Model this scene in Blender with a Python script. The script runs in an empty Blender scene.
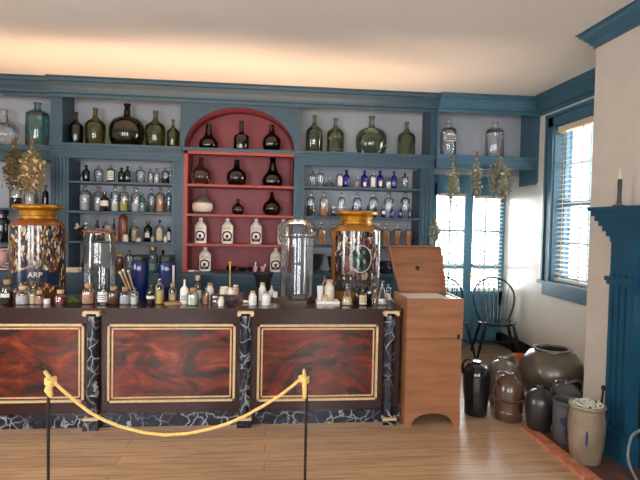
import bpy, math, random
from mathutils import Vector, Matrix
random.seed(7)
C = bpy.context.scene.collection
PI = math.pi
sc = bpy.context.scene

# ------------------------------------------------------------------ camera
F = 510.0; YAW = 0.102; PITCH = 0.0333; ROLL = 0.020; EYE = Vector((0, 0, 1.6))
_r0 = Vector((math.cos(YAW), -math.sin(YAW), 0))
_f0 = Vector((math.sin(YAW)*math.cos(PITCH), math.cos(YAW)*math.cos(PITCH), -math.sin(PITCH)))
_u0 = _r0.cross(_f0)
RT = _r0*math.cos(ROLL) + _u0*math.sin(ROLL)
UP = _u0*math.cos(ROLL) - _r0*math.sin(ROLL)
FW = _f0
def ray(x, y): return FW + RT*((x-320)/F) + UP*((240-y)/F)
def ony(x, y, Y):
    d = ray(x, y); return EYE + d*(Y/d.y)
def onz(x, y, Z):
    d = ray(x, y); return EYE + d*((Z-EYE.z)/d.z)
def onx(x, y, X):
    d = ray(x, y); return EYE + d*(X/d.x)
def depth(p): return (Vector(p)-EYE).dot(FW)
def mpp(p): return depth(p)/F          # metres per picture pixel at a point

cam_d = bpy.data.cameras.new('camera'); cam = bpy.data.objects.new('camera', cam_d); C.objects.link(cam)
m = Matrix((RT, UP, -FW)).transposed().to_4x4(); m.translation = EYE
cam.matrix_world = m
cam_d.sensor_width = 36; cam_d.lens = 36*F/640; cam_d.clip_start = 0.05; cam_d.clip_end = 200
sc.camera = cam

# ------------------------------------------------------------------ materials
MATS = {}
def lin(c):
    return tuple((v/12.92 if v <= .04045 else ((v+.055)/1.055)**2.4) for v in (x/255 for x in c)) + (1,)
class NT:
    def __init__(s, name):
        s.m = bpy.data.materials.new(name); s.m.use_nodes = True; s.t = s.m.node_tree; s.t.nodes.clear()
        s.out = s.n('ShaderNodeOutputMaterial'); MATS[name] = s.m
    def n(s, ty, **kw):
        q = s.t.nodes.new(ty)
        for k, v in kw.items():
            if k.startswith('i_'): q.inputs[k[2:].replace('_', ' ')].default_value = v
            else: setattr(q, k, v)
        return q
    def l(s, a, b): s.t.links.new(a, b)
    def coords(s, scale=(1, 1, 1), rot=(0, 0, 0)):
        tc = s.n('ShaderNodeTexCoord'); mp = s.n('ShaderNodeMapping'); mp.inputs['Scale'].default_value = scale; mp.inputs['Rotation'].default_value = rot
        s.l(tc.outputs['Object'], mp.inputs['Vector']); return mp.outputs['Vector']
    def ramp(s, fac, stops, interp='LINEAR'):
        r = s.n('ShaderNodeValToRGB'); r.color_ramp.interpolation = interp; e = r.color_ramp.elements
        while len(e) < len(stops): e.new(.5)
        for q, (p, c) in zip(e, stops): q.position = p; q.color = c
        s.l(fac, r.inputs['Fac']); return r.outputs['Color']
    def noise(s, vec, scale, detail=4, dist=0, rough=.55):
        q = s.n('ShaderNodeTexNoise'); q.inputs['Scale'].default_value = scale; q.inputs['Detail'].default_value = detail
        q.inputs['Distortion'].default_value = dist; q.inputs['Roughness'].default_value = rough
        s.l(vec, q.inputs['Vector']); return q.outputs['Fac']
    def mixc(s, fac, a, b, mode='MIX'):
        q = s.n('ShaderNodeMix', data_type='RGBA', blend_type=mode)
        for key, v in ((0, fac), (6, a), (7, b)):
            if isinstance(v, (tuple, float, int)): q.inputs[key].default_value = v
            else: s.l(v, q.inputs[key])
        return q.outputs[2]
    def princ(s, col, rough=.5, metal=0, spec=.5, bump=None, bstr=.2, coat=0, subs=0):
        p = s.n('ShaderNodeBsdfPrincipled')
        if isinstance(col, tuple): p.inputs['Base Color'].default_value = col
        else: s.l(col, p.inputs['Base Color'])
        if isinstance(rough, float) or isinstance(rough, int): p.inputs['Roughness'].default_value = rough
        else: s.l(rough, p.inputs['Roughness'])
        p.inputs['Metallic'].default_value = metal; p.inputs['Specular IOR Level'].default_value = spec
        p.inputs['Coat Weight'].default_value = coat; p.inputs['Coat Roughness'].default_value = .12
        if bump is not None:
            b = s.n('ShaderNodeBump'); b.inputs['Strength'].default_value = bstr; b.inputs['Distance'].default_value = .01
            s.l(bump, b.inputs['Height']); s.l(b.outputs['Normal'], p.inputs['Normal'])
        s.l(p.outputs['BSDF'], s.out.inputs['Surface']); return p
def paint(name, rgb, rough=.5, var=.12, scale=6, metal=0, spec=.5, coat=0):
    t = NT(name); c = lin(rgb); v = t.coords()
    n = t.noise(v, scale)
    dark = tuple(x*(1-var) for x in c[:3])+(1,); lite = tuple(min(1, x*(1+var)) for x in c[:3])+(1,)
    col = t.ramp(n, [(.3, dark), (.7, lite)])
    t.princ(col, rough, metal, spec, bump=n, bstr=.04, coat=coat); return t.m
def wood(name, dark, lite, axis=(1, 8, 8), scale=3, rough=.45, coat=0, dist=1.2):
    t = NT(name); v = t.coords(axis); n = t.noise(v, scale, 6, dist)
    col = t.ramp(n, [(.3, lin(dark)), (.7, lin(lite))]); t.princ(col, rough, coat=coat, bump=n, bstr=.08); return t.m
def glass(name, tint, edge=.55, rough=.03, refl=1.0):
    """thin-walled glass: tinted transmission that deepens where the wall is seen edge-on, plus a mirror film"""
    t = NT(name)
    lw = t.n('ShaderNodeLayerWeight'); lw.inputs['Blend'].default_value = .35
    c = tuple(tint)+(1,); e = tuple(x*edge for x in tint)+(1,)
    col = t.ramp(lw.outputs['Facing'], [(.35, c), (1, e)])
    tr = t.n('ShaderNodeBsdfTransparent'); t.l(col, tr.inputs['Color'])
    gl = t.n('ShaderNodeBsdfGlossy'); gl.inputs['Roughness'].default_value = rough; gl.inputs['Color'].default_value = (refl,)*3+(1,)
    fr = t.n('ShaderNodeFresnel'); fr.inputs['IOR'].default_value = 1.5
    ma = t.n('ShaderNodeMath', operation='MULTIPLY_ADD'); ma.inputs[1].default_value = .9; ma.inputs[2].default_value = .03
    t.l(fr.outputs['Fac'], ma.inputs[0])
    geo = t.n('ShaderNodeNewGeometry')
    mx = t.n('ShaderNodeMixShader'); t.l(ma.outputs[0], mx.inputs['Fac']); t.l(tr.outputs[0], mx.inputs[1]); t.l(gl.outputs[0], mx.inputs[2])
    t.l(mx.outputs[0], t.out.inputs['Surface']); return t.m

paint('teal_paint', (46, 74, 90), .42, .1, 5)
paint('blue_paint', (60, 98, 118), .4, .08, 5)
paint('shaded_mantel_paint', (22, 74, 100), .4, .08, 5)  # same trim as the blue, with the mantel's unlit side darkened into the colour
paint('cobalt_enamel', (14, 34, 84), .12, .15, 8, coat=.5)
paint('red_paint', (150, 62, 66), .5, .1, 4)
paint('vermilion_paint', (160, 58, 44), .45, .08, 5)
paint('grey_plaster', (176, 179, 187), .7, .06, 3)
paint('wall_plaster', (222, 216, 206), .3, .03, 2.5)
paint('chimney_plaster', (206, 196, 184), .6, .05, 5)
paint('ceiling_plaster', (240, 234, 226), .8, .025, 1.5)
paint('black_paint', (22, 22, 24), .4, .2)
paint('dark_frame', (48, 20, 20), .25, .25, 5, coat=.3)
paint('gilt', (208, 178, 134), .4, .16, 30)
paint('gold_leaf', (205, 152, 52), .28, .2, 12, metal=.75)
paint('brass', (196, 156, 84), .3, .1, metal=.9)
paint('iron', (34, 32, 34), .5, .3, 30, metal=.4)
paint('black_wire', (18, 18, 20), .4, .1)
paint('cork', (178, 140, 98), .85, .25, 60)
paint('cork_pale', (206, 178, 140), .85, .2, 60)
paint('paper', (226, 220, 208), .8, .06, 40)
paint('cream', (214, 196, 160), .6, .12, 20)
paint('white_ceramic', (232, 228, 222), .2, .04)
paint('bone', (222, 210, 188), .5, .1, 30)
paint('stoneware', (250, 235, 225), .25, .07, 14)
paint('label_ink', (34, 26, 28), .6, .2, 60)
paint('ochre', (190, 140, 96), .8, .3, 45)
paint('rosy_powder', (196, 150, 126), .8, .15, 30)
paint('brown_herb', (104, 72, 50), .9, .45, 70)
paint('dark_herb', (56, 46, 36), .9, .5, 70)
paint('yellow_powder', (206, 186, 112), .8, .15, 40)
paint('white_powder', (216, 212, 206), .8, .08, 40)
paint('silver_powder', (202, 198, 198), .6, .1, 40)
paint('brown_enamel', (126, 62, 40), .2, .2, 10)
paint('pink', (232, 178, 184), .35, .08, 15)
paint('crimson', (126, 26, 40), .4, .2, 20)
paint('green_moss', (96, 122, 58), .9, .4, 60)
t = NT('slat_white')
df = t.n('ShaderNodeBsdfDiffuse'); df.inputs['Color'].default_value = (.86, .86, .84, 1); tl = t.n('ShaderNodeBsdfTranslucent'); tl.inputs['Color'].default_value = (.86, .86, .84, 1)
mx = t.n('ShaderNodeMixShader'); mx.inputs['Fac'].default_value = .6; t.l(df.outputs[0], mx.inputs[1]); t.l(tl.outputs[0], mx.inputs[2]); t.l(mx.outputs[0], t.out.inputs['Surface'])
paint('tape', (232, 212, 178), .8, .05, 20)
paint('rope_fibre', (232, 196, 118), .8, .2, 60)
paint('candle_wax', (34, 30, 46), .4, .1)
paint('flame_plastic', (236, 222, 178), .4, .1)
paint('pewter', (110, 106, 108), .35, .2, 20, metal=.7)
paint('terracotta', (196, 110, 66), .8, .15, 20)
paint('seat_paint', (40, 58, 66), .2, .15, 12, coat=.4)
paint('chair_black', (24, 28, 32), .25, .15, 12)
paint('jug_black', (20, 22, 28), .12, .3, 8, coat=.6)
paint('jug_charcoal', (44, 42, 44), .3, .2, 10, coat=.3)
paint('jug_brown', (84, 60, 48), .22, .25, 12, coat=.4)
paint('jug_grey', (104, 97, 90), .3, .28, 14, coat=.3)
paint('jug_slate', (78, 76, 80), .22, .25, 14, coat=.4)
paint('jar_olive', (88, 78, 66), .3, .3, 7, coat=.25)
paint('jar_rim', (120, 84, 64), .5, .2, 20)
paint('salt_glaze', (138, 122, 102), .3, .26, 8, coat=.25)
paint('salt_grey', (84, 84, 88), .3, .15, 12, coat=.25)
paint('cobalt_slip', (36, 44, 78), .35, .2, 20)
paint('cord_grey', (128, 132, 134), .5, .05)
paint('marl', (214, 216, 200), .9, .25, 60)
paint('muntin_paint', (150, 176, 190), .5, .05)
paint('straw', (134, 122, 80), .9, .35, 60)
paint('door_glare_paint', (86, 136, 160), .4, .06, 5)  # trim blue lightened: glare around the backlit door is put into the colour
paint('sage', (138, 144, 128), .9, .3, 60)
paint('olive_herb', (86, 84, 60), .9, .4, 60)
paint('stem_brown', (120, 92, 60), .9, .3, 40)
paint('twine', (196, 176, 136), .9, .1, 50)
paint('amber_enamel', (128, 66, 26), .12, .25, 6, coat=.5)
paint('ochre_enamel', (146, 96, 44), .12, .25, 6, coat=.5)
paint('navy_banner', (26, 36, 62), .2, .15, 20)
paint('page_grey', (206, 198, 190), .7, .08, 12)
wood('chest_wood', (136, 88, 58), (164, 110, 74), (.7, 6, 7), 3, .42, 0, .5)
wood('lid_wood', (120, 76, 50), (158, 104, 68), (.8, 6, 8), 3, .45, 0, .5)
wood('dark_wood', (54, 30, 24), (92, 54, 40), (2, 8, 8), 4, .3, .3)
wood('board_wood', (150, 106, 66), (206, 160, 104), (4, 12, 12), 6, .5)
wood('stick_wood', (150, 116, 80), (206, 176, 130), (3, 3, 1), 12, .6)

glass('clear_glass', (.95, .965, .965), .6)
glass('grey_glass', (.89, .9, .92), .48)
glass('display_glass', (.985, .99, .99), .85)
glass('aqua_glass', (.52, .72, .7), .4)
glass('teal_glass', (.42, .66, .64), .25)
glass('pale_green_glass', (.50, .60, .49), .4)
glass('olive_glass', (.50, .51, .24), .3)
glass('dark_olive_glass', (.22, .21, .07), .25)
glass('sage_glass', (.52, .57, .43), .32)
glass('black_glass', (.05, .045, .04), .3)
glass('smoke_glass', (.16, .13, .11), .3)
glass('tea_glass', (.62, .48, .40), .4)
glass('green_glass', (.08, .34, .2), .35)
glass('cobalt_glass', (.10, .12, .66), .35)
glass('blue_jar_glass', (.015, .035, .22), .25)
glass('window_glass', (.97, .98, .98), .9)

# boards, marble, mahogany, brick, painted emblem
t = NT('floor_boards'); v = t.coords()
br = t.n('ShaderNodeTexBrick'); br.offset = .37; br.inputs['Scale'].default_value = 1.0
br.inputs['Color1'].default_value = lin((208, 174, 138)); br.inputs['Color2'].default_value = lin((190, 154, 120)); br.inputs['Mortar'].default_value = lin((120, 84, 58))
br.inputs['Mortar Size'].default_value = .0022; br.inputs['Brick Width'].default_value = 2.6; br.inputs['Row Height'].default_value = .13; br.inputs['Bias'].default_value = 0
t.l(v, br.inputs['Vector'])
g = t.noise(t.coords((.9, 14, 1)), 3.0, 8, .8, .65)
gcol = t.ramp(g, [(.28, (.52, .46, .42, 1)), (.55, (1, 1, 1, 1)), (.8, (1.12, 1.08, 1.04, 1))])
g2 = t.noise(t.coords((.5, 2.0, 1)), 1.3, 3)
g2c = t.ramp(g2, [(.3, (.86, .84, .82, 1)), (.7, (1.08, 1.06, 1.05, 1))])
col = t.mixc(1.0, t.mixc(1.0, br.outputs['Color'], gcol, 'MULTIPLY'), g2c, 'MULTIPLY')
t.princ(col, .36, bump=g, bstr=.05)

t = NT('navy_marble'); v = t.coords()
nz = t.n('ShaderNodeTexNoise'); nz.inputs['Scale'].default_value = 5; nz.inputs['Detail'].default_value = 4; t.l(v, nz.inputs['Vector'])
vm = t.n('ShaderNodeVectorMath', operation='MULTIPLY_ADD'); vm.inputs[1].default_value = (.22, .22, .22); t.l(nz.outputs['Color'], vm.inputs[0]); t.l(v, vm.inputs[2])
vo = t.n('ShaderNodeTexVoronoi', feature='DISTANCE_TO_EDGE'); vo.inputs['Scale'].default_value = 10; t.l(vm.outputs[0], vo.inputs['Vector'])
vein = t.ramp(vo.outputs['Distance'], [(0, (1, 1, 1, 1)), (.06, (0, 0, 0, 1))])
msk = t.ramp(t.noise(v, 4.5, 3), [(.36, (0, 0, 0, 1)), (.56, (.95, .95, .95, 1))])
fac = t.mixc(1.0, vein, msk, 'MULTIPLY')
base = t.ramp(t.noise(v, 7, 4, 1.5), [(.4, lin((10, 13, 22))), (.75, lin((32, 46, 70)))])
t.princ(t.mixc(fac, base, lin((170, 172, 178))), .2, coat=.3)

t = NT('mahogany_flame'); v = t.coords((1.1, 1, 2.2), (0, .4, 0))
n1 = t.noise(v, 2.0, 7, 2.2, .6)
base = t.ramp(n1, [(.34, lin((30, 12, 11))), (.46, lin((76, 25, 17))), (.58, lin((116, 38, 20))), (.74, lin((168, 72, 34)))])
n2 = t.noise(t.coords((.6, 1, 10)), 5, 5, .5)
col = t.mixc(1.0, base, t.ramp(n2, [(.3, (.75, .7, .7, 1)), (.6, (1, 1, 1, 1))]), 'MULTIPLY')
t.princ(col, .22, coat=.35)

t = NT('hearth_brick'); v = t.coords((1, 1, 1), (0, 0, PI/2))
br = t.n('ShaderNodeTexBrick'); br.inputs['Scale'].default_value = 1; br.inputs['Brick Width'].default_value = .21; br.inputs['Row Height'].default_value = .1
br.inputs['Mortar Size'].default_value = .006; br.inputs['Color1'].default_value = lin((112, 66, 50)); br.inputs['Color2'].default_value = lin((84, 62, 54)); br.inputs['Mortar'].default_value = lin((92, 84, 76))
t.l(v, br.inputs['Vector']); n = t.noise(t.coords(), 9, 5)
t.princ(t.mixc(1.0, br.outputs['Color'], t.ramp(n, [(.3, (.5, .5, .5, 1)), (.7, (1.1, 1.05, 1, 1))]), 'MULTIPLY'), .8, bump=br.outputs['Fac'], bstr=.3)
t = NT('border_brick'); n = t.noise(t.coords(), 14, 5)
t.princ(t.ramp(n, [(.3, lin((164, 92, 64))), (.7, lin((212, 138, 104)))]), .8, bump=n, bstr=.4)

def emblem_mat(name, scale, stops, rough=.15):
    t = NT(name); v = t.coords((1, 1, .45))
    nz = t.n('ShaderNodeTexNoise'); nz.inputs['Scale'].default_value = 18; t.l(v, nz.inputs['Vector'])
    vm = t.n('ShaderNodeVectorMath', operation='MULTIPLY_ADD'); vm.inputs[1].default_value = (.05, .05, .05); t.l(nz.outputs['Color'], vm.inputs[0]); t.l(v, vm.inputs[2])
    vo = t.n('ShaderNodeTexVoronoi'); vo.inputs['Scale'].default_value = scale; t.l(vm.outputs[0], vo.inputs['Vector'])
    sp = t.n('ShaderNodeSeparateColor'); t.l(vo.outputs['Color'], sp.inputs['Color'])
    col = t.ramp(sp.outputs['Red'], stops, 'CONSTANT')
    t.princ(col, rough, coat=.5)
emblem_mat('painted_scroll', 70, [(0, lin((44, 30, 26))), (.28, lin((28, 38, 64))), (.46, lin((170, 150, 112))), (.58, lin((142, 96, 38))), (.7, lin((206, 196, 176))), (.76, lin((96, 40, 30))), (.88, lin((66, 74, 60)))])
emblem_mat('painted_crest', 66, [(0, lin((34, 26, 28))), (.36, lin((54, 40, 44))), (.54, lin((160, 142, 120))), (.62, lin((120, 84, 46))), (.7, lin((206, 196, 186))), (.76, lin((118, 66, 62))), (.9, lin((36, 36, 52)))])
emblem_mat('painted_medallion', 55, [(0, lin((18, 30, 34))), (.4, lin((30, 40, 44))), (.58, lin((24, 84, 52))), (.74, lin((150, 150, 142))), (.82, lin((34, 100, 62))), (.92, lin((60, 40, 60)))])

# ------------------------------------------------------------------ mesh collector
class MB:
    def __init__(s): s.v = []; s.f = []
    def add(s, vs, fs):
        b = len(s.v); s.v += [tuple(q) for q in vs]; s.f += [tuple(b+i for i in q) for q in fs]; return s
    def box(s, x0, x1, y0, y1, z0, z1):
        return s.add([(x, y, z) for x in (x0, x1) for y in (y0, y1) for z in (z0, z1)],
                     [(0, 1, 3, 2), (4, 6, 7, 5), (0, 4, 5, 1), (2, 3, 7, 6), (0, 2, 6, 4), (1, 5, 7, 3)])
    def prism(s, poly, axis, a, b):
        n = len(poly)
        def P(q, w): return {'x': (w, q[0], q[1]), 'y': (q[0], w, q[1]), 'z': (q[0], q[1], w)}[axis]
        vs = [P(q, a) for q in poly]+[P(q, b) for q in poly]
        fs = [tuple(range(n)), tuple(range(2*n-1, n-1, -1))]+[(i, i+n, (i+1) % n+n, (i+1) % n) for i in range(n)]
        return s.add(vs, fs)
    def lathe(s, prof, o=(0, 0, 0), seg=20, sx=1, sy=1):
        vs = []; fs = []; rings = []
        for r, z in prof:
            if r < 1e-5: rings.append([len(vs)]); vs.append((o[0], o[1], o[2]+z))
            else:
                rings.append(list(range(len(vs), len(vs)+seg)))
                vs += [(o[0]+sx*r*math.cos(2*PI*k/seg), o[1]+sy*r*math.sin(2*PI*k/seg), o[2]+z) for k in range(seg)]
        for A, B in zip(rings, rings[1:]):
            for k in range(seg):
                k2 = (k+1) % seg
                if len(A) == 1 and len(B) == 1: break
                if len(A) == 1: fs.append((A[0], B[k2], B[k]))
                elif len(B) == 1: fs.append((A[k], A[k2], B[0]))
                else: fs.append((A[k], A[k2], B[k2], B[k]))
        return s.add(vs, fs)
    def tube(s, pts, r, seg=8, closed=False, flat=1.0):
        pts = [Vector(p) for p in pts]; n = len(pts); rr = r if isinstance(r, (list, tuple)) else [r]*n
        vs = []; fs = []; nrm = None
        for i, p in enumerate(pts):
            a = pts[i-1] if (i or closed) else p; b = pts[(i+1) % n] if (i < n-1 or closed) else p
            d = (b-a).normalized()
            if nrm is None: nrm = d.orthogonal().normalized()
            else:
                nrm = nrm - d*nrm.dot(d); nrm = nrm.normalized() if nrm.length > 1e-6 else d.orthogonal().normalized()
            bn = d.cross(nrm)
            vs += [p+(nrm*math.cos(2*PI*k/seg)+bn*math.sin(2*PI*k/seg)*flat)*rr[i] for k in range(seg)]
        for i in range(n if closed else n-1):
            for k in range(seg):
                fs.append((i*seg+k, i*seg+(k+1) % seg, ((i+1) % n)*seg+(k+1) % seg, ((i+1) % n)*seg+k))
        if not closed: fs += [tuple(range(seg-1, -1, -1)), tuple(range((n-1)*seg, n*seg))]
        return s.add(vs, fs)
    def patch(s, R, z0, z1, half, o=(0, 0, 0), mid=-PI/2, n=10, oval=False, rings=1, t=.0012):
        """curved label with a little thickness wrapped on a cylinder of radius R (function of z if callable)"""
        Rf = R if callable(R) else (lambda z: R)
        if oval:
            cz = (z0+z1)/2; hz = (z1-z0)/2; N = 20
            outer = [(half*math.cos(2*PI*k/N), cz+hz*math.sin(2*PI*k/N)) for k in range(N)]
            vs = [(o[0]+(Rf(cz)+t)*math.cos(mid), o[1]+(Rf(cz)+t)*math.sin(mid), o[2]+cz)]
            for sc_, tt in ((.5, t), (1, t), (1, -.001)):
                for a, z in outer:
                    zz = cz+(z-cz)*sc_; th = mid+a*sc_; rr = Rf(zz)+tt
                    vs.append((o[0]+rr*math.cos(th), o[1]+rr*math.sin(th), o[2]+zz))
            fs = [(0, 1+k, 1+(k+1) % N) for k in range(N)]
            for q in range(2):
                fs += [(1+q*N+k, 1+(q+1)*N+k, 1+(q+1)*N+(k+1) % N, 1+q*N+(k+1) % N) for k in range(N)]
            return s.add(vs, fs)
        zs = [z0+(z1-z0)*j/rings for j in range(rings+1)]
        vs = []; W = n+1
        for tt in (t, -.001):
            for z in zs:
                for k in range(W):
                    th = mid-half+2*half*k/n; rr = Rf(z)+tt
                    vs.append((o[0]+rr*math.cos(th), o[1]+rr*math.sin(th), o[2]+z))
        fs = []; L = W*(rings+1)
        for j in range(rings):
            for k in range(n):
                a = j*W+k; fs.append((a, a+1, a+1+W, a+W)); 
        for k in range(n):
            fs.append((k, L+k, L+k+1, k+1)); e = rings*W; fs.append((e+k, e+k+1, L+e+k+1, L+e+k))
        for j in range(rings):
            fs.append((j*W, (j+1)*W, L+(j+1)*W, L+j*W)); e = j*W+n; fs.append((e, L+e, L+e+W, e+W))
        return s.add(vs, fs)
    def build(s, name, mat, parent=None, smooth=True, loc=None, ang=38):
        me = bpy.data.meshes.new(name); me.from_pydata(s.v, [], s.f); me.update()
        me.materials.append(MATS[mat])
        if smooth:
            me.shade_smooth(); me.set_sharp_from_angle(angle=math.radians(ang))
        o = bpy.data.objects.new(name, me); C.objects.link(o)
        if loc is not None: o.location = loc
        if parent is not None: o.parent = parent
        return o

def tag(o, label, cat=None, group=None, kind=None):
    o['label'] = label
    if cat: o['category'] = cat
    if group: o['group'] = group
    if kind: o['kind'] = kind
    return o
def thing(name, label, cat, loc=(0, 0, 0), group=None, kind=None, rz=0):
    o = bpy.data.objects.new(name, None); C.objects.link(o); o.location = loc; o.rotation_euler = (0, 0, rz); o.empty_display_size = .05
    return tag(o, label, cat, group, kind)
def dup(root, loc, label, rz=0):
    r = root.copy(); C.objects.link(r); r.location = loc; r.rotation_euler = (0, 0, rz); r['label'] = label
    for ch in root.children:
        c = ch.copy(); C.objects.link(c); c.parent = r
        for g_ in ch.children:
            d = g_.copy(); C.objects.link(d); d.parent = c
    return r
# ------------------------------------------------------------------ key planes
YF = 5.85            # front of the wall shelving
YB = 6.20            # its back panels
YD = 6.60            # back wall with the garden door
XR = 3.18            # window wall
CXB, CYB = 2.49, 3.74  # chimney breast: face and far corner
CEIL = 3.11
YCF = 4.03           # counter front
CT = onyz = ony(240, 308, YCF-.03).z   # counter top height
def X(px, Y=YF, y=200): return ony(px, y, Y).x
def Z(y, px=240, Y=YF): return ony(px, y, Y).z

# ------------------------------------------------------------------ room shell
def struct(name, mb, mat, label, cat, smooth=False):
    return tag(mb.build(name, mat, smooth=smooth), label, cat, None, 'structure')
XL, YN = -4.9, -2.6
struct('floor', MB().box(XL, XR+.2, YN, YD+.2, -.1, 0), 'floor_boards', 'worn oak floorboards running the length of the shop counter', 'floor')
struct('ceiling', MB().box(XL-.2, XR+.2, YN-.2, YD+.2, CEIL, CEIL+.1), 'ceiling_plaster', 'plain plaster ceiling above the shop, warmly lit along the shelves', 'ceiling')

# garden door opening in the back wall
dx0, dx1 = X(431, YD, 300), X(509, YD, 300); dzt = Z(184, 470, YD)
w = MB().box(XL-.2, dx0, YD, YD+.2, 0, CEIL).box(dx1, XR+.2, YD, YD+.2, 0, CEIL).box(dx0, dx1, YD, YD+.2, dzt, CEIL)
struct('wall_back', w, 'wall_plaster', 'pale plaster back wall around the garden door', 'wall')
# window wall
wy0, wy1, wz0, wz1 = 4.50, 5.455, 1.0, 2.735
w = MB().box(XR, XR+.22, YN, wy0, 0, CEIL).box(XR, XR+.22, wy1, YD, 0, CEIL).box(XR, XR+.22, wy0, wy1, 0, wz0).box(XR, XR+.22, wy0, wy1, wz1, CEIL)
struct('wall_right', w, 'wall_plaster', 'cream plaster wall holding the blinded sash window', 'wall')
# street side behind the viewer and the wall at the far left, with the shop's other windows
RW = [(-4.1, -2.9), (-2.3, -1.1), (.5, 1.7)]
rz0, rz1 = .75, 2.7
w = MB(); xs = [XL-.2]+[q for p in RW for q in p]+[XR+.2]
for k in range(0, len(xs), 2): w.box(xs[k], xs[k+1], YN-.2, YN, 0, CEIL)
for a, b in RW: w.box(a, b, YN-.2, YN, 0, rz0).box(a, b, YN-.2, YN, rz1, CEIL)
struct('wall_front', w, 'wall_plaster', 'plaster street wall with three tall windows', 'wall')
LW = (1.2, 2.5)
w = MB().box(XL-.2, XL, YN, LW[0], 0, CEIL).box(XL-.2, XL, LW[1], YD, 0, CEIL).box(XL-.2, XL, LW[0], LW[1], 0, rz0).box(XL-.2, XL, LW[0], LW[1], rz1, CEIL)
struct('wall_left', w, 'wall_plaster', 'plaster wall at the far left end of the shop', 'wall')
def sash(name, axis, a0, a1, z0, z1, w_, label, cols=3, rows=4):
    """casing, muntins, pane of a plain window set in a wall plane at w_ (axis of the wall normal)"""
    root = thing(name, label, 'window', kind='structure')
    def bx(mb, u0, u1, v0, v1, q0, q1):
        return mb.box(u0, u1, v0, v1, q0, q1) if axis == 'y' else mb.box(v0, v1, u0, u1, q0, q1)
    c = MB(); t_ = .05
    for u0, u1, q0, q1 in ((a0, a0+t_, z0, z1), (a1-t_, a1, z0, z1), (a0, a1, z0, z0+t_), (a0, a1, z1-t_, z1), (a0, a1, (z0+z1)/2-.025, (z0+z1)/2+.025)):
        bx(c, u0, u1, w_-.02, w_+.02, q0, q1)
    c.build('window_frame', 'blue_paint', root, False)
    mm = MB()
    for k in range(1, cols): u = a0+(a1-a0)*k/cols; bx(mm, u-.011, u+.011, w_-.012, w_+.012, z0, z1)
    for k in range(1, rows):
        if k*2 != rows: q = z0+(z1-z0)*k/rows; bx(mm, a0, a1, w_-.012, w_+.012, q-.011, q+.011)
    mm.build('muntin', 'muntin_paint', root, False)
    p = MB(); bx(p, a0+.02, a1-.02, w_-.002, w_+.002, z0+.02, z1-.02); p.build('window_pane', 'window_glass', root, False)
    return root
for k, (a, b) in enumerate(RW): sash('window_%d' % (k+3), 'y', a, b, rz0, rz1, YN-.1, 'tall street window in the wall facing the counter')
sash('window_6', 'x', LW[0], LW[1], rz0, rz1, XL-.1, 'tall window in the far left wall')

# the blinded window on the right wall
win = sash('window_1', 'x', wy0, wy1, wz0, wz1, XR+.13, 'tall sash window with blue casing beside the chimney breast', 2, 4)
cw = .13
c = MB()
for y0, y1, z0, z1 in ((wy1, wy1+cw, wz0-.02, wz1+cw), (wy0-cw, wy0, wz0-.02, wz1+cw), (wy0-cw, wy1+cw, wz1, wz1+cw)):
    c.box(XR-.025, XR+.01, y0, y1, z0, z1)
for y0, y1, z0, z1 in ((wy1+cw-.03, wy1+cw, wz0-.02, wz1+cw), (wy0-cw, wy1+cw, wz1+cw-.03, wz1+cw+.005)):
    c.box(XR-.045, XR-.02, y0, y1, z0, z1)
c.box(XR, XR+.2, wy1-.012, wy1, wz0, wz1).box(XR, XR+.2, wy0, wy0+.012, wz0, wz1).box(XR, XR+.2, wy0, wy1, wz1-.012, wz1)
c.build('window_casing', 'blue_paint', win, False)
MB().box(XR-.07, XR+.2, wy0-cw-.03, wy1+cw+.03, wz0-.04, wz0).build('window_sill', 'blue_paint', win, False)
MB().box(XR-.022, XR+.01, wy0-cw, wy1+cw, wz0-.17, wz0-.04).build('window_apron', 'blue_paint', win, False)
def blind(label, axis, a0, a1, z0, z1, w_, tapes, drop=.06):
    root = thing('venetian_blind', label, 'window blind')
    def bx(mb, u0, u1, v0, v1, q0, q1): return mb.box(u0, u1, v0, v1, q0, q1) if axis == 'y' else mb.box(v0, v1, u0, u1, q0, q1)
    bx(MB(), a0, a1, w_-.03, w_+.03, z1-drop, z1).build('head_rail', 'tape', root, False) if False else None
    h = MB(); bx(h, a0, a1, w_-.03, w_+.03, z1-drop, z1); h.build('head_rail', 'tape', root, False)
    s = MB(); q = z0+.03
    while q < z1-drop-.01:
        # slat with a slight tilt: a thin slanted strip with thickness
        dz = .007
        vs = []
        for u in (a0, a1):
            for (v, z) in ((w_-.024, q-dz), (w_+.024, q+dz), (w_+.024, q+dz+.003), (w_-.024, q-dz+.003)):
                vs.append((u, v, z) if axis == 'y' else (v, u, z))
        s.add(vs, [(0, 1, 2, 3), (7, 6, 5, 4), (0, 4, 5, 1), (1, 5, 6, 2), (2, 6, 7, 3), (3, 7, 4, 0)])
        q += .052
    s.build('slat_panel', 'slat_white', root, False)
    b = MB(); bx(b, a0, a1, w_-.024, w_+.024, z0, z0+.02); b.build('bottom_rail', 'slat_white', root, False)
    for u in tapes:
        tt = MB(); bx(tt, u-.008, u+.008, w_-.029, w_-.027, z0, z1-drop); tt.build('ladder_tape', 'tape', root, False)
    return root
blind('white venetian blind hanging in the tall sash window', 'x', wy0+.015, wy1-.015, wz0+.005, wz1-.012, XR+.055, [wy0+.15, wy0+.48, wy1-.15])

# cornices
def crown(ceil, out):   # profile as (distance from wall, height)
    pr = [(0, -.2), (.02, -.2), (.022, -.165), (.045, -.155), (.05, -.13), (.075, -.10), (.105, -.055), (.125, -.045), (.128, -.015), (.15, -.01), (.15, 0), (0, 0)]
    return [(out*d, ceil+z) for d, z in pr]
struct('trim_1', MB().prism([(XR+x, z) for x, z in crown(CEIL, -1)], 'y', CYB-.1, YF-.01), 'blue_paint', 'blue moulded cornice above the sash window', 'cornice')
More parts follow.
